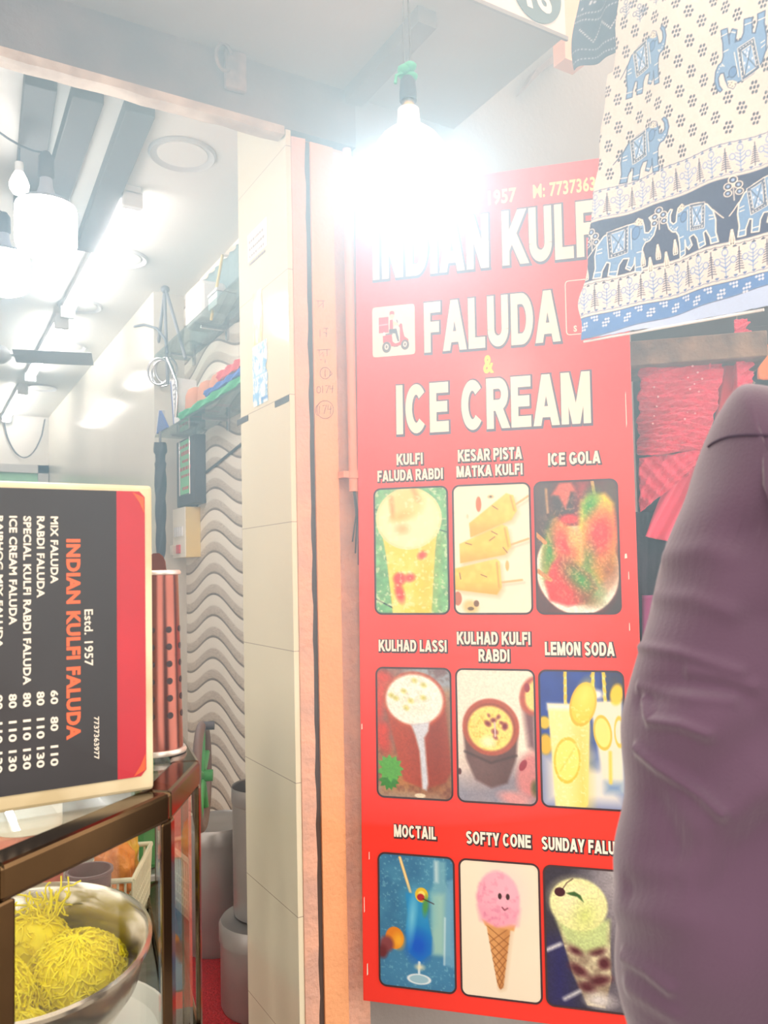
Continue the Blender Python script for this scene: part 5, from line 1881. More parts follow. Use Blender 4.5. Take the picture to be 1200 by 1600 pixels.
# round ceiling vents
M_vent = mat('vent_ring', S(196, 196, 196), .5)
for k, (px_, py_, lab) in enumerate(((285, 240, 'nearest round ceiling vent, just inside the shop front'), (190, 402, 'second round ceiling vent, beside the nearest tube light'), (125, 477, 'third round ceiling vent, at the far end of the nearest tube'), (105, 540, 'fourth round ceiling vent, above the fan blade'), (65, 605, 'farthest round ceiling vent, near the back wall'))):
    c = onZ(px_, py_, ZC)
    v = thing('ceiling_vent', c, lab, 'vent', 'round vents along the ceiling')
    MB().lathe([(.082, -.001), (.098, -.006), (.104, -.012), (.110, -.006), (.110, -.001)], c, 40).build('ring', M_vent, v, smooth=50)
    MB().lathe([(.0001, -.005), (.082, -.005), (.082, -.001)], c, 40).build('disc', M_white, v, smooth=50)
# hanging drum bulbs and the small bulb
M_hold = mat('grey_bulb_holder', S(84, 92, 104), .5)


def drum_bulb(c, R, h, label, wire_to):
    t = thing('drum_bulb', c, label, 'light bulb', 'glowing drum bulbs inside the shop')
    MB().lathe([(.0001, -h * .56), (R * .6, -h * .55), (R * .9, -h * .45), (R, -h * .3), (R, h * .4), (R * .97, h * .46)], c, 40).build('glowing_drum', M_bulbg, t, smooth=50)
    MB().lathe([(R * .97, h * .46), (R * .8, h * .56), (R * .35, h * .66), (R * .22, h * .9), (R * .2, h * 1.1), (.0001, h * 1.1)], c, 32).build('bulb_neck', M_house2, t, smooth=50)
    MB().lathe([(R * .2, h * 1.05), (R * .27, h * 1.1), (R * .25, h * 1.5), (R * .12, h * 1.62), (.0001, h * 1.62)], c, 24).build('holder', M_hold, t, smooth=50)
    p0 = c + Vector((0, 0, h * 1.6))
    pts = [p0 + (Vector(wire_to) - p0) * k / 10 + Vector((0, 0, .06 * math.sin(PI * k / 10) - .10 * math.sin(PI * k / 10) * (1 - k / 10))) for k in range(11)]
    MB().tube(pts, .003, 6).build('wire', M_hold, t, smooth=50)


M_house2 = mat('pale_bulb_neck', S(150, 158, 172), .5)
drum_bulb(at(72, 358, 2.05), .075, .125, 'large glowing drum bulb hanging in front of the dark slats', (-.02, 2.05, 2.49))
drum_bulb(at(6, 426, 2.75), .082, .13, 'glowing drum bulb at the left edge, lower than the large one', (.1, 2.9, 2.765))
c = at(30, 286, 2.5)
t = thing('small_bulb', c, 'small pear shaped bulb under the leftmost dark slat', 'light bulb')
MB().lathe([(.0001, -.036), (.018, -.034), (.028, -.02), (.030, -.004), (.022, .018), (.014, .034), (.0001, .034)], c, 24).build('glass_bulb', mat('small_bulb_glow', (1, 1, 1), .4, emit=6.0), t, smooth=60)
MB().tube([c + Vector((0, 0, .03)), c + Vector((0, 0, .065))], .013, 12).build('holder', M_batten, t, smooth=50)
MB().tube([c + Vector((0, 0, .06)), Vector((c.x, c.y, ZC - .05))], .003, 6).build('wire', M_hold, t)
# ceiling fan
M_fan = mat('grey_fan', S(170, 172, 174), .35, metal=.3)
c = at(-8, 553, 4.5)
fan = thing('ceiling_fan', c, 'grey ceiling fan at the left edge with its blades at rest', 'ceiling fan')
MB().lathe([(.0001, -.05), (.05, -.048), (.085, -.02), (.09, .01), (.06, .04), (.03, .05), (.0001, .05)], c, 32).build('motor', M_fan, fan, smooth=50)
MB().tube([c + Vector((0, 0, .04)), Vector((c.x, c.y, ZC))], .012, 12).build('down_rod', M_fan, fan, smooth=50)
for k in range(3):
    a = math.radians(-16 + 120 * k)
    e, f_ = Vector((math.cos(a), math.sin(a), 0)), Vector((-math.sin(a), math.cos(a), 0))
    mb = MB().obox(c + e * .10 - f_ * .065 + Vector((0, 0, .012)), e * .42, f_ * .125 + Vector((0, 0, -.042)), Vector((0, 0, .004)))
    mb.build('blade', M_fan, fan, bevel=.001)
    MB().obox(c + e * .06 - f_ * .02 + Vector((0, 0, -.006)), e * .10, f_ * .04, Vector((0, 0, .005))).build('blade_arm', M_fan, fan)
# loop of wire on the back wall
pts = [onY(38 + (k - 7) * 4.6, 655 + 60 * math.sin(PI * k / 14) ** .6, YB - .03) for k in range(15)]
tag(MB().tube(pts, .006, 6).build('hanging_wire', M_hold, smooth=60), 'grey wire looped down the back wall above the door', 'wire')

# ------------------------------------------------------------------ glass shelves in the niche with their things
M_shelf = glassmat('shelf_glass', (.88, .98, .95), 0.02, .72, .9)
M_chrome = mat('chrome_bracket', S(200, 200, 204), .2, metal=1.0)
XF, XB = .992, XN - .001
for z, lab in ((2.035, 'lower glass shelf in the niche, holding cups and folded bags'), (2.425, 'upper glass shelf in the niche, holding a white box')):
    t = thing('glass_shelf', ((XF + XB) / 2, 3.2, z), lab, 'shelf', 'glass shelves in the niche')
    MB().box((XF, 2.55, z), (XB, 3.84, z + .010)).build('glass_plate', M_shelf, t, bevel=.001)
    for y in (2.75, 3.25, 3.72):
        MB().box((XB - .12, y - .008, z - .012), (XB, y + .008, z)).box((XB - .01, y - .012, z - .05), (XB, y + .012, z + .03)).build('bracket', M_chrome, t, bevel=.001)
M_clay = mat('brown_clay', S(196, 128, 92), .8, var=.12, scale=20)
Z1, Z2 = 2.0495, 2.4355
for k, (y, x) in enumerate(((3.36, 1.05), (3.22, 1.06), (3.08, 1.065))):
    mb = MB().lathe([(.0001, 0), (.042, .0), (.050, .04), (.048, .095), (.036, .122), (.018, .132), (.0001, .134)], (x, y, Z1), 28)
    tag(mb.build('clay_pot', M_clay, smooth=60), ('leftmost brown clay pot upside down on the lower glass shelf', 'middle brown clay pot upside down on the lower glass shelf', 'rightmost brown clay pot upside down on the lower glass shelf')[k], 'pot', 'clay pots on the glass shelf')


def bag(name, y0, y1, z0, h, m, label, x0=.995, x1=1.13):
    o = sheet(name, ((x0, y1, z0 + h), (x0, y0, z0 + h * .9), (x0, y1, z0), (x0, y0, z0)), 30, 8, lambda u, v: fold(u, v, [(.005, 4, .6, 0), (.003, 9, 2, 1)]), m, parent=None)
    vs = [v.co.copy() for v in o.data.vertices]
    bpy.data.objects.remove(o)
    nu, nv = 30, 8
    mb = MB()
    back = [Vector((x1, v.y, v.z + .004 * math.sin(v.y * 50))) for v in vs]
    k = len(vs)
    F_ = []
    for j in range(nv):
        for i in range(nu):
            a = j * (nu + 1) + i
            F_ += [(a, a + 1, a + nu + 2, a + nu + 1), (k + a, k + a + nu + 1, k + a + nu + 2, k + a + 1)]
    for i in range(nu):
        b = nv * (nu + 1) + i
        F_ += [(i, k + i, k + i + 1, i + 1), (b, b + 1, k + b + 1, k + b)]
    for j in range(nv):
        a, b = j * (nu + 1), (j + 1) * (nu + 1)
        F_ += [(a, b, k + b, k + a), (a + nu, k + a + nu, k + b + nu, b + nu)]
    mb.add(vs + back, F_)
    return tag(mb.build(name, m, smooth=80), label, 'bag', 'folded bags on the glass shelf')


bag('folded_bag', 2.60, 3.44, Z1, .030, mat('green_bag', S(50, 170, 110), .5, bump=.5, bscale=40), 'green folded bag lowest in the pile on the glass shelf')
bag('folded_bag', 2.58, 3.10, Z1 + .037, .022, mat('blue_bag', S(60, 110, 200), .5, bump=.5, bscale=40), 'blue folded bag in the middle of the pile on the shelf', x0=1.0)
bag('folded_bag', 2.56, 2.94, Z1 + .064, .034, mat('red_bag', S(220, 70, 80), .5, bump=.5, bscale=40), 'red folded bag on top of the pile on the shelf', x0=1.0)
# leaning carton and blue folder
M_carton = mat('white_carton', S(226, 226, 226), .5)
M_blue = mat('blue_card', S(60, 84, 150), .5)
ca = thing('white_carton', (1.03, 3.52, Z1), 'white printed carton with blue edge leaning on the lower shelf', 'carton')
MB().obox((1.0, 3.545, Z1), (.10, .02, 0), (.0, -.085, .0), (.0, .045, .205)).build('carton_box', M_carton, ca, bevel=.001)
MB().obox((.9985, 3.5465, Z1), (.0015, 0, 0), (0, -.012, 0), (0, .045, .205)).build('blue_edge', M_blue, ca)
mb = MB()
for k in range(7):
    y_ = 3.50 + .0062 * k
    mb.obox((.998, 3.518 + .0052 * k, Z1 + .04 + .022 * k), (.001, 0, 0), (0, -.028 - .01 * (k % 3), 0), (0, .003, .008))
mb.build('print_lines', mat('grey_print', S(150, 150, 156), .6), ca)
fo = thing('blue_folder', (1.02, 3.70, Z1), 'dark blue folder with a white cover lying open on the shelf end', 'folder')
MB().prism([(0, 0), (.19, 0), (.055, .105)], (.996, 3.83, Z1 + .001), (0, -1, 0), (0, 0, 1), (.012, 0, 0)).build('blue_leaf', M_blue, fo)
MB().obox((.994, 3.832, Z1 + .001), (.03, 0, 0), (0, -.055, .108), (0, -.006, -.002)).build('white_leaf', M_carton, fo)
# steel rings and hook at the shelf end
rg0 = at(252, 580, 3.84)
for k, (dx, dz) in enumerate(((-.012, 0), (.004, -.006), (.018, .010))):
    mb = MB()
    pts = [rg0 + rx * (dx + .052 * math.cos(a)) + ry * (.012 * k) + Vector((0, 0, dz + .064 * math.sin(a))) for a in [2 * PI * j / 36 for j in range(36)]]
    mb.tube(pts, .0055, 8, closed=True)
    tag(mb.build('steel_ring', M_chrome, smooth=60), ('leftmost steel ring hooked at the end of the glass shelves', 'middle steel ring hooked at the end of the glass shelves', 'rightmost steel ring hooked at the end of the shelves')[k], 'ring', 'steel rings at the shelf end')
pts = [onX(*q, .99) for q in ((262, 560), (270, 580), (276, 598), (277, 620), (275, 652))]
tag(MB().tube(pts, .008, 10).build('steel_hook', M_chrome, smooth=60), 'bent steel hook rod below the rings beside the white carton', 'hook')
pts = [onX(*q, 1.0) for q in ((210, 510), (225, 507), (245, 513), (258, 530), (262, 552))]
tag(MB().tube(pts, .006, 8).build('bent_wire', M_hold, smooth=60), 'bent grey wire sticking out left above the steel rings', 'wire')
# things on the upper shelf
ub = onX(308, 452, 1.03)
wb = thing('white_plastic_box', (1.07, ub.y, Z2), 'white plastic box with rounded corners on the upper shelf', 'box')
MB().box((1.01, ub.y - .10, Z2), (1.13, ub.y + .12, Z2 + .165)).build('box_body', M_carton, wb, bevel=.02)
MB().box((1.008, ub.y - .02, Z2 + .03), (1.011, ub.y + .09, Z2 + .06)).build('paper_patch', M_batten, wb)
MB().box((1.008, ub.y - .02, Z2 + .10), (1.011, ub.y + .09, Z2 + .118)).build('paper_strip', M_vent, wb)
gb = onX(335, 455, 1.03)
M_acr = mat('pale_blue_acrylic', S(190, 214, 220), .2, spec=.6)
bx = thing('clear_box', (1.07, gb.y, Z2), 'small pale acrylic box beside the white box on the upper shelf', 'box')
MB().box((1.02, gb.y - .06, Z2), (1.10, gb.y + .05, Z2 + .055)).build('box_body', M_acr, bx, bevel=.004)
MB().box((1.018, gb.y - .062, Z2 + .056), (1.102, gb.y + .052, Z2 + .068)).build('box_lid', M_carton, bx, bevel=.002)
M_cane = mat('yellow_cane', S(214, 196, 120), .6)
tag(MB().tube([onX(348, 398, 1.03), onX(338, 452, 1.03), onX(330, 500, 1.03)], .006, 8).build('cane_stick', M_cane, smooth=50), 'thin yellow cane leaning through the shelves beside the acrylic box', 'stick')
M_tripod = mat('grey_tripod', S(110, 112, 118), .5)
tr = thing('folded_tripod', onX(262, 600, 1.01), 'grey folded tripod standing behind the shelf end', 'tripod')
for (a, b) in (((257, 455), (262, 600)), ((260, 455), (290, 560)), ((257, 458), (247, 540))):
    MB().tube([onX(*a, 1.03), onX(*b, 1.03)], .008, 8).build('leg', M_tripod, tr, smooth=50)
MB().ball(onX(258, 452, 1.03), .022, 10, sq=(1, 1, .8)).build('head', M_tripod, tr, smooth=60)
# grey cloth bundle behind the boxes
bm_ = sheet('grey_curtain', ((1.15, 3.72, 2.72), (1.15, 2.45, 2.72), (1.15, 3.72, 2.44), (1.15, 2.45, 2.44)), 60, 12, lambda u, v: .012 + fold(u, v, [(.006, 14, .3, 0), (.003, 31, .5, 1)]), mat('grey_green_cloth', S(120, 140, 142), .9, bump=.2))
tag(bm_, 'grey green cloth hanging on the niche wall behind the upper shelf', 'cloth')
# umbrella
M_umb = mat('black_umbrella_cloth', S(52, 54, 60), .7, bump=.2)
ut = onX(257, 686, 1.005)
um = thing('folded_umbrella', ut, 'folded black umbrella hanging from the end of the lower shelf', 'umbrella')
mb = MB()
vs, fs = [], []
NZ, NA = 40, 24
for i in range(NZ + 1):
    f_ = i / NZ
    z = ut.z - .02 - f_ * .56
    r = (.027 - .008 * f_) * (1 if f_ < .93 else 1 - (f_ - .93) * 9) * (1 if f_ > .16 else .75 + .3 * (f_ < .1))
    for j in range(NA):
        a = 2 * PI * j / NA
        rr = max(.004, r * (1 + .16 * math.sin(4 * a + 26 * f_)))
        vs.append((ut.x - .02 + rr * math.cos(a), ut.y + .0 + rr * math.sin(a), z))
for i in range(NZ):
    for j in range(NA):
        fs.append((i * NA + j, i * NA + (j + 1) % NA, (i + 1) * NA + (j + 1) % NA, (i + 1) * NA + j))
mb.add(vs, fs)
mb.build('furled_cloth', M_umb, um, smooth=60)
MB().tube([(ut.x - .02, ut.y, ut.z + .035), (ut.x - .02, ut.y, ut.z - .05)], .006, 8).build('shaft', M_tripod, um, smooth=50)
MB().tube([(ut.x - .02, ut.y, ut.z - .56), (ut.x - .02, ut.y, ut.z - .62)], .004, 8).build('tip', M_tripod, um, smooth=50)
# meter box with a green face
M_mbox = mat('black_meter_case', S(66, 64, 68), .5)
M_mgreen = mat('green_display_face', S(110, 200, 140), .35)
yb0, yb1, zb0, zb1, xb = 3.575, 3.87, 1.70, 2.02, 1.105
bx = thing('wall_display_case', (XN, 3.7, 1.86), 'black wall case with a green printed face below the lower shelf', 'wall case')
MB().box((xb, yb0, zb0), (XN, yb1, zb1)).build('case_body', M_mbox, bx, bevel=.004)
MB().box((xb - .003, yb0 + .07, zb0 + .055), (xb, yb1 - .07, zb1 - .01)).build('green_face', M_mgreen, bx, bevel=.001)
mb = MB()
for k, (z, h) in enumerate(((1.775, .014), (1.835, .012), (1.868, .016), (1.905, .012), (1.94, .018), (1.975, .014))):
    w_ = .05 + .02 * (k % 3)
    mb = MB()
    for q in range(4):
        mb.box((xb - .004, 3.72 - w_ + q * w_ * .5, z), (xb - .003, 3.72 - w_ + q * w_ * .5 + w_ * .36, z + h))
    mb.build('red_print', mat('red_print', S(190, 70, 64), .5) if k == 0 else bpy.data.materials['red_print'], bx)
ring = [(xb - .004, yb0 + .065, zb0 + .05), (xb - .004, yb1 - .065, zb0 + .05), (xb - .004, yb1 - .065, zb1 - .006), (xb - .004, yb0 + .065, zb1 - .006)]
MB().tube(ring, .004, 8, closed=True).build('face_bezel', M_chrome, bx, smooth=50)
# switch board
M_sw = mat('cream_switch_plate', S(236, 230, 214), .4)
M_ywood = mat('yellow_box_side', S(226, 200, 128), .5, var=.1, scale=10)
ys0, ys1, zs0, zs1, xs = 3.665, 3.865, 1.455, 1.69, 1.088
sw = thing('switch_board', (XN, 3.76, 1.57), 'cream switch board with a yellow side below the black wall case', 'switch board')
MB().box((xs, ys0, zs0), (XN, ys1, zs1)).build('back_box', M_ywood, sw, bevel=.002)
MB().box((xs - .006, ys0, zs0), (xs, ys1, zs1)).build('face_plate', M_sw, sw, bevel=.002)
for k in range(4):
    MB().box((xs - .012, ys0 + .03 + .036 * k, 1.555), (xs - .006, ys0 + .056 + .036 * k, 1.60)).build('switch', M_batten, sw, bevel=.001)
MB().box((xs - .014, ys0 + .07, 1.475), (xs - .006, ys0 + .12, 1.515)).build('red_indicator', mat('red_indicator', S(214, 60, 54), .4), sw, bevel=.001)
MB().box((xs - .03, ys0 + .12, 1.47), (xs - .006, ys0 + .17, 1.515)).build('plug', M_sw, sw, bevel=.003)
# conduit cable on the niche wall
tag(MB().tube([(XN - .006, 3.56, 1.84), (XN - .006, 3.3, 1.875), (XN - .006, 2.9, 1.93)], .006, 8).build('wall_cable', M_mbox, smooth=50), 'dark cable running right from the black wall case', 'cable')

# ------------------------------------------------------------------ floor of the shop: drums, mat, ice crusher
M_mat = mat('red_coir_mat', S(190, 40, 44), .95, var=.35, scale=90, bump=1.0, bscale=160)
mt = MB()
mt.box((.55, 2.25, .001), (1.12, 3.6, .012))
tag(mt.build('red_floor_mat', M_mat), 'red coarse floor mat beside the steel drums', 'mat')
M_drum = mat('dull_steel_drum', S(164, 160, 156), .34, metal=.55, var=.12, scale=9)
M_drumd = mat('drum_inside', S(150, 144, 140), .4, metal=.7)


def drum(c, R, H, label, lid):
    t = thing('steel_drum', c, label, 'drum', 'steel drums behind the pillar')
    if lid:
        MB().lathe([(.0001, 0), (R * .97, 0), (R, .01), (R, H)], c, 48).build('drum_body', M_drum, t, smooth=40)
        MB().lathe([(R, H - .045), (R * 1.03, H - .045), (R * 1.03, H), (R * .98, H + .012), (R * .9, H + .006), (.0001, H + .008)], c, 48).build('lid', M_drum, t, smooth=40)
    else:
        MB().lathe([(.0001, 0), (R * .97, 0), (R, .01), (R, H), (R * .985, H), (R * .975, .02), (.0001, .015)], c, 48).build('drum_body', M_drum, t, smooth=40)
        MB().lathe([(R, H - .05), (R * 1.025, H - .045), (R * 1.025, H - .006), (R * 1.01, H + .004), (R * .985, H), (R, H - .05)], c, 48).build('rim_band', M_drum, t, smooth=40)


dB = Vector((.985, 2.47, .013))
drum(dB, .148, .255, 'lidded steel drum on the red mat, carrying the open drum', True)
drum(Vector((1.0, 2.50, .013 + .255 + .013)), .110, .40, 'open steel drum standing on top of the lidded drum', False)
drum(Vector((.985, 2.95, .013)), .135, .43, 'lidded steel drum behind the counter post, left of the others', True)
# ice crusher with a hand wheel
M_gcast = mat('green_cast_iron', S(60, 130, 70), .4, var=.2)
M_wheel = mat('brown_wheel_rim', S(96, 74, 66), .5)
wc = at(316, 1212, 1.92)
ic = thing('ice_crusher', (wc.x, wc.y, 0), 'green hand cranked ice machine with a brown wheel behind the counter', 'ice machine')
wa = math.radians(24)
we, wn = Vector((math.sin(wa), math.cos(wa), 0)), Vector((math.cos(wa), -math.sin(wa), 0))
Rw = .118
pts = [wc + we * Rw * math.cos(a) + Vector((0, 0, Rw * math.sin(a))) for a in [2 * PI * k / 48 for k in range(48)]]
MB().tube(pts, .011, 10, closed=True).build('wheel_rim', M_wheel, ic, smooth=60)
for k in range(5):
    a = 2 * PI * k / 5 + .3
    MB().tube([wc, wc + we * Rw * math.cos(a) + Vector((0, 0, Rw * math.sin(a)))], .008, 8).build('spoke', M_gcast, ic, smooth=50)
MB().tube([wc + wn * .025, wc - wn * .17], .014, 12).build('axle', M_gcast, ic, smooth=50)
MB().tube([wc + Vector((0, 0, Rw)) + wn * .0, wc + Vector((0, 0, Rw)) + wn * .03], .010, 10).build('crank_handle', M_mbox, ic, smooth=50)
bc = wc - wn * .12
MB().box((bc.x - .04, bc.y - .04, wc.z - .20), (bc.x + .04, bc.y + .04, wc.z + .06)).build('cast_body', M_gcast, ic, bevel=.012)
MB().box((bc.x - .07, bc.y - .07, wc.z - .22), (bc.x + .07, bc.y + .07, wc.z - .20)).build('base_plate', M_drum, ic, bevel=.004)
for sx in (-.055, .055):
    for sy in (-.055, .055):
        MB().tube([(bc.x + sx, bc.y + sy, wc.z - .22), (bc.x + sx * 1.2, bc.y + sy * 1.2, .013)], .012, 10).build('stand_leg', M_drum, ic, smooth=50)

# ------------------------------------------------------------------ on the pillar and the shop front
M_paper = mat('white_notice_paper', S(240, 238, 228), .7)
M_typed = mat('typed_lines', S(150, 146, 150), .7)
q = [onX(387, 362, XP - .0005), onX(417, 345, XP - .0005), onX(417, 388, XP - .0005), onX(387, 407, XP - .0005)]
y0, y1 = q[0].y, q[1].y
z1, z0 = (q[0].z + q[1].z) / 2, (q[2].z + q[3].z) / 2
nt_ = thing('paper_notice', (XP, (y0 + y1) / 2, z0), 'small white typed notice stuck high on the tiled pillar', 'notice')
MB().box((XP - .0012, y1, z0), (XP - .0003, y0, z1)).build('sheet', M_paper, nt_)
for k in range(4):
    zz = z1 - .03 - .021 * k
    mb = MB()
    L = (y0 - y1) * .84
    yy = y0 - .012
    while yy > y0 - L:
        w_ = random.uniform(.006, .014)
        mb.add([(XP - .0016, yy, zz), (XP - .0016, yy - w_, zz), (XP - .0016, yy - w_, zz + .008), (XP - .0016, yy, zz + .008)], [(0, 1, 2, 3)])
        yy -= w_ + .004
    mb.build('typed_line', M_typed, nt_, fix=False)


def pillar_print(name, px0, py0, px1, py1, paint, label, cat, nx=70, ny=150):
    a, b = onX(px0, py0, XP), onX(px1, py1, XP)
    pp = Pic(0, 0, 1, 1, nx, ny, C8(228, 222, 196))
    al = paint(pp)
    y0_, y1_, z0_, z1_ = a.y, b.y, min(a.z, b.z), max(a.z, b.z)

    def pl_(U, V):
        return np.stack([np.full_like(U, XP - .0012), y0_ + (y1_ - y0_) * U, z1_ - (z1_ - z0_) * V], -1)
    o = pp.grid(name, inkmat(name + '_ink', .6, .3), pl_, (lambda U, V: al) if al is not None else None)
    return tag(o, label, cat)


def paint_blue(p):
    p.a[...] = C8(232, 236, 236)
    n = p.noise(.12, 51)
    p.mix(np.clip((n - .42) * 5, 0, 1), C8(120, 180, 222))
    p.mix(np.clip((p.noise(.05, 77) - .55) * 8, 0, 1) * (p.Y < .8), C8(236, 240, 240))
    p.rect(.1, .5, .9, .53, C8(150, 196, 226)); p.rect(.55, .9, .95, .95, C8(90, 150, 210), 2)
    return (p.noise(.3, 9) + .25 * (1 - np.abs(p.X - .5) * 2) > .28 + .25 * np.clip(p.Y - .7, 0, 1)) & (p.X > .04 + .06 * p.noise(.1, 2)) & (p.X < .97 - .08 * p.noise(.1, 3))


def paint_torn(p):
    p.a[...] = C8(236, 230, 206)
    p.mix(np.clip((p.noise(.2, 5) - .4) * 3, 0, 1), C8(214, 190, 120))
    p.ell(.55, .35, .3, .3, C8(246, 244, 236), 0, 20)
    return np.abs(p.X - .5) < .42 + .2 * (p.noise(.2, 31) - .5)


pillar_print('torn_poster', 393, 545, 421, 625, paint_blue, 'torn blue and white poster stuck on the tiled pillar', 'poster')
pillar_print('torn_sticker', 394, 462, 412, 530, paint_torn, 'torn yellowish sticker above the blue poster on the pillar', 'sticker')
# dark mends in the tile joint
for (x0, y0_, x1, y1_, lab) in ((371, 662, 388, 652, 'left dark tape mend in the pillar tile joint'), (430, 634, 452, 620, 'right dark tape mend in the pillar tile joint')):
    a, b = onX(x0, y0_, XP), onX(x1, y1_, XP)
    zz = (a.z + b.z) / 2
    tag(MB().box((XP - .0014, b.y, zz - .008), (XP - .0002, a.y, zz + .008)).build('tape_mend', M_mbox), lab, 'tape', 'tape mends on the pillar')
# handwriting on the orange post
M_pencil = mat('pencil_mark', S(110, 70, 66), .8)
YP = YF - .0026
post = pil


def scrawl(strokes, wd=.0016):
    mb = MB()
    for s in strokes:
        pts = [onY(x, y, YP) for x, y in s]
        ribbon(mb, [(q.x, q.z) for q in pts], wd, lambda u, v, l: Vector((u, YP, v)), 0, closed=False)
    o = mb.build('pencil_writing', M_pencil, post, fix=False)
    return o


def circ(cx, cy, rx_, ry_, a0=0, a1=360):
    return [(cx + rx_ * math.cos(math.radians(a)), cy + ry_ * math.sin(math.radians(a))) for a in np.linspace(a0, a1, 24)]


scrawl([[(494, 470), (508, 470)], [(497, 470), (497, 480), (504, 474)], [(505, 470), (505, 481)]])
scrawl([[(500, 515), (500, 527)], [(505, 513), (513, 513)], [(510, 513), (510, 527)], [(505, 519), (511, 521)]])
scrawl([[(495, 547), (516, 546)], [(499, 547), (499, 556), (505, 550), (505, 557)], [(511, 546), (511, 556)], [(500, 562), (503, 562)], [(508, 561), (508, 567)]])
scrawl([circ(508, 583, 8, 9), [(508, 577), (508, 589)], [(516, 580), (519, 584), (515, 588)]])
scrawl([circ(498, 609, 3, 5), [(504, 602), (504, 614)], [(508, 603), (514, 602), (510, 614)], [(516, 602), (515, 608), (521, 607)], [(520, 602), (519, 614)]])
scrawl([circ(508, 640, 13, 14), [(499, 634), (499, 647)], [(504, 634), (510, 633), (506, 647)], [(513, 633), (512, 640), (518, 639)], [(517, 634), (516, 648)], circ(497, 641, 4, 8, 90, 270)])
# pipe beside the sign
M_pipe = mat('painted_pipe', S(222, 150, 118), .55, var=.12, scale=14)
pp0, pp1 = onY(552, 750, YF - .028), onY(541, 250, YF - .028)
pp1 = Vector((pp0.x, pp0.y, 2.49))
pi_ = thing('wall_pipe', pp0, 'peach painted pipe running down the wall left of the red sign', 'pipe')
MB().tube([(pp0.x, pp0.y, pp0.z - .03), pp1], .0115, 16).build('pipe_run', M_pipe, pi_, smooth=60)
MB().tube([(pp0.x, pp0.y, pp0.z + .004), (pp0.x, pp0.y, pp0.z + .024)], .0145, 16).box((pp0.x - .03, pp0.y - .004, pp0.z + .006), (pp0.x, pp0.y + .035, pp0.z + .022)).build('clamp', M_pipe, pi_, smooth=40)
for k in range(3):
    MB().tube([(pp0.x + .002 * k, pp0.y, pp0.z - .028), (pp0.x + .004 + .003 * k, pp0.y - .004, pp0.z - .09), (pp0.x - .004 + .008 * k, pp0.y + .004, pp0.z - .16 - .03 * k)], .0022, 6).build('loose_wire', M_mbox, pi_, smooth=50)
# clamp with a ring on the lintel
hk = onY(352, 108, YF - .006)
hc = thing('lintel_clamp', hk, 'rusty clamp with a bent ring fixed on the stained lintel', 'clamp')
M_rust = mat('rusty_iron', S(150, 128, 120), .7, col2=S(110, 96, 94), scale=30)
MB().box((hk.x - .006, hk.y - .02, hk.z - .055), (hk.x + .05, hk.y, hk.z + .045)).build('bracket', M_rust, hc, bevel=.006)
pts = [hk + Vector((-.012 + .02 * math.cos(a), -.026, .012 + .034 * math.sin(a))) for a in np.linspace(.4, 2 * PI - .9, 20)]
MB().tube(pts, .0045, 8).build('ring', M_rust, hc, smooth=60)
# fascia box with a round badge on the canopy edge
M_fas = mat('white_fascia', S(222, 214, 206), .5)
M_badge = mat('dark_grey_badge', S(70, 86, 84), .5)
ZFs = 2.668
fx1 = onZ(880, 65, ZFs)
fz = thing('fascia_sign', (fx1.x - .5, fx1.y, ZFs), 'white fascia sign box with a dark round 16 badge above the canopy', 'sign')
MB().box((fx1.x - 2.2, fx1.y - .01, ZFs + .001), (fx1.x, 1.40 - .001, ZFs + .42)).build('fascia_box', M_fas, fz, bevel=.004)
MB().box((fx1.x - 2.2, fx1.y - .014, ZFs - .004), (fx1.x + .004, 1.40 - .001, ZFs + .006)).build('edge_strip', mat('fascia_edge', S(130, 122, 118), .5), fz)
FYY = fx1.y - .0115
bcn = onY(838, -14, FYY)
bR = abs(onY(838, 34, FYY).z - bcn.z)
disc = [(bR * math.cos(a), bR * math.sin(a)) for a in np.linspace(0, 2 * PI, 49)[:-1]]
MB().prism(disc, bcn, (1, 0, 0), (0, 0, 1), (0, -.002, 0)).build('round_badge', M_badge, fz)
mb = MB()
letter(mb, '1', (0, 0, 1, 1), lambda u, v, l: Vector((bcn.x - bR * .42 + (u - .5) * bR * .22 - .25 * (v - .5) * bR, FYY - .003, bcn.z - bR * .15 + (v - .5) * bR * 1.0)), off=.03)
mb.build('badge_number', M_fas, fz, fix=False)
mb = MB()
letter(mb, '6', (0, 0, 1, 1), lambda u, v, l: Vector((bcn.x + bR * .22 + (u - .5) * bR * .62 - .25 * (v - .5) * bR, FYY - .003, bcn.z - bR * .12 + (v - .5) * bR * 1.0)), off=.03)
mb.build('badge_number', M_fas, fz, fix=False)
# peach post beyond the fascia and the bracket under it
a = at(884, 100, 2.35)
tag(MB().box((a.x - .02, a.y - .02, a.z), (a.x + .055, a.y + .03, a.z + .9)).build('peach_post', mat('peach_post_paint', S(228, 170, 136), .7)), 'peach painted post end hanging down behind the fascia corner', 'post')
q = [onY(x, y, YF + .0135) for x, y in ((868, 82), (872, 92), (862, 102), (838, 118), (806, 152), (826, 118), (850, 98))]
tag(MB().prism([(v.x, v.z) for v in q], (0, YF + .0135, 0), (1, 0, 0), (0, 0, 1), (0, -.035, 0)).build('iron_bracket', M_rust), 'dark iron bracket on the grey wall below the fascia corner', 'bracket')

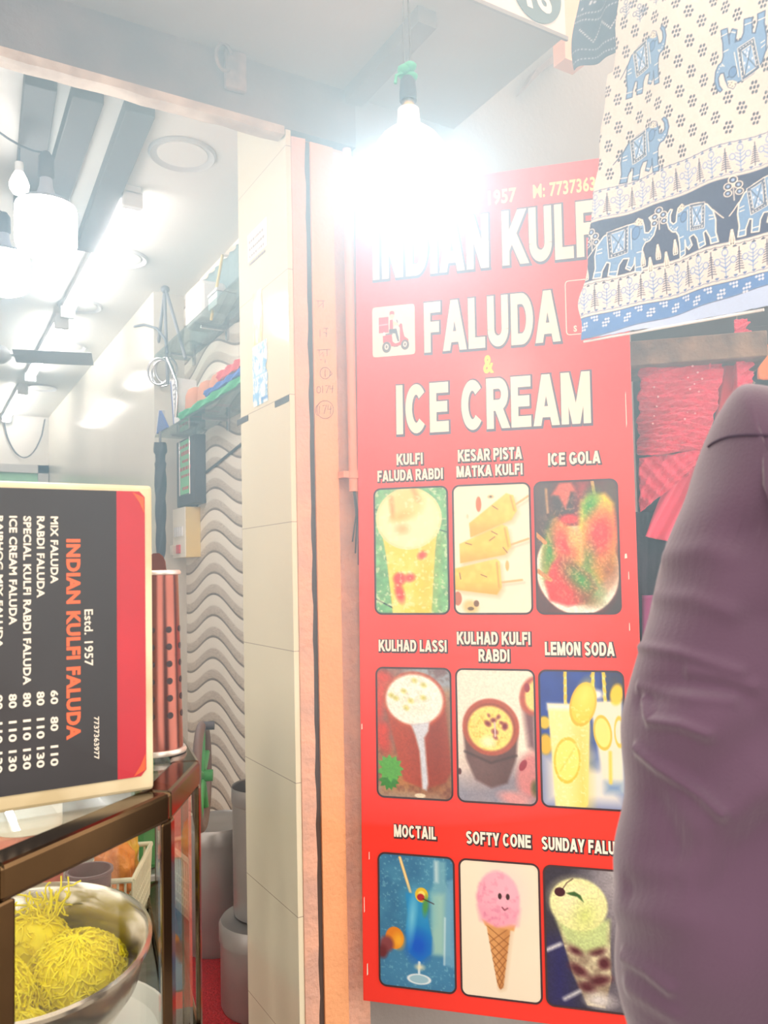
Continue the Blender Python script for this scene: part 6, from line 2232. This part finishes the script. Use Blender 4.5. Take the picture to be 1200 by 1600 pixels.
# ------------------------------------------------------------------ street bulb
Lc = at(640, 250, 1.34)
M_opal = mat('lamp_diffuser', (.80, .92, 1.0), 0.4, emit=LAMP_W)
M_house = mat('white_lamp_housing', S(236, 236, 236), 0.4)
M_brass = mat('brass_cap', S(220, 190, 120), 0.3, metal=1.0)
M_black = mat('black_plastic', S(40, 40, 44), 0.5)
M_greentape = mat('green_tape', S(70, 170, 130), 0.6)
M_wire = mat('grey_wire', S(90, 90, 92), 0.6)
lamp = thing('hanging_bulb', Lc, 'large glowing white bulb hanging by its cord in front of the red sign', 'light bulb')
mb = MB()
mb.lathe([(.012, .090), (.018, .086), (.0195, .062), (.024, .054), (.034, .048), (.048, .036), (.060, .018), (.066, 0.0), (.066, -.006)], Lc, 40)
mb.build('housing', M_house, lamp, smooth=40)
mb = MB()
mb.lathe([(.0655, -.006), (.065, -.02), (.060, -.034), (.048, -.048), (.030, -.057), (.012, -.061), (0.0001, -.062)], Lc, 40)
mb.build('diffuser', M_opal, lamp, smooth=60)
MB().lathe([(.0001, .106), (.009, .105), (.0105, .102), (.0105, .088), (.012, .086)], Lc, 20).build('brass_cap', M_brass, lamp, smooth=40)
MB().lathe([(.0001, .140), (.008, .139), (.013, .132), (.0145, .110), (.0145, .098), (.011, .098)], Lc + Vector((0, 0, .004)), 20).build('lamp_holder', M_black, lamp, smooth=40)
mb = MB()
for k in range(4):
    a = k * 1.6
    mb.ball(Lc + Vector((.007 * math.cos(a), .007 * math.sin(a), .146 + .004 * k)), .012, 8, sq=(1, 1, .6))
mb.tube([Lc + Vector((-.006, 0, .15)), Lc + Vector((-.02, .004, .142)), Lc + Vector((-.022, .004, .128))], .003, 6)
mb.build('tape_knot', M_greentape, lamp, smooth=60)
mb = MB()
for s in (-1, 1):
    pts = [Lc + Vector((s * .004, 0, .15)), Lc + Vector((s * .007, 0, .2)), Lc + Vector((s * .005, 0, .28)), Lc + Vector((s * .006, 0, .5)), Lc + Vector((s * .004, .05, .66)), Vector((Lc.x + s * .004, 1.405, Lc.z + .72))]
    mb.tube(pts, .0016, 6)
mb.build('cord', M_wire, lamp, smooth=60)
MB().ball(Lc + Vector((0, 0, .29)), .012, 8, sq=(1, 1, .7)).build('cord_joint', M_greentape, lamp, smooth=60)

# ------------------------------------------------------------------ scatter volumes added to imitate lens glare around the lights
def haze(name, density, centre=None, reach=.5):
    m = bpy.data.materials.new(name)
    m.use_nodes = True
    nt = m.node_tree
    nt.nodes.remove(nt.nodes['Principled BSDF'])
    vs = nt.nodes.new('ShaderNodeVolumeScatter')
    vs.inputs['Color'].default_value = (.50, .80, 1.0, 1)
    vs.inputs['Density'].default_value = density
    vs.inputs['Anisotropy'].default_value = 0.2
    if centre is not None:
        # densest at the bulb, thinning outwards to imitate its bloom
        g = nt.nodes.new('ShaderNodeNewGeometry')
        d = nt.nodes.new('ShaderNodeVectorMath'); d.operation = 'DISTANCE'
        nt.links.new(g.outputs['Position'], d.inputs[0])
        d.inputs[1].default_value = centre
        a = nt.nodes.new('ShaderNodeMath'); a.operation = 'MULTIPLY'
        nt.links.new(d.outputs['Value'], a.inputs[0]); a.inputs[1].default_value = -1.0 / reach
        e = nt.nodes.new('ShaderNodeMath'); e.operation = 'EXPONENT'
        nt.links.new(a.outputs[0], e.inputs[0])
        k = nt.nodes.new('ShaderNodeMath'); k.operation = 'MULTIPLY'
        nt.links.new(e.outputs[0], k.inputs[0]); k.inputs[1].default_value = density
        nt.links.new(k.outputs[0], vs.inputs['Density'])
    nt.links.new(vs.outputs[0], nt.nodes['Material Output'].inputs['Volume'])
    return m


if GLARE_HAZE > 0:
    hz = MB().ball(Lc, 1.05, 32).build('lamp_glare_haze', haze('lamp_glare_haze', GLARE_HAZE, Lc, .45))
    tag(hz, 'added bluish haze imitating the lens glare around the street bulb', 'haze', kind='stuff')
    hz = MB().box((-1.55, 2.25, .02), (.985, 7.40, 2.76)).build('shop_glare_haze', haze('shop_glare_haze', SHOP_GLARE_HAZE))  # added volume, washes the interior out like veiling glare
    tag(hz, 'added thin bluish haze imitating the veiling glare inside the shop', 'haze', kind='stuff')
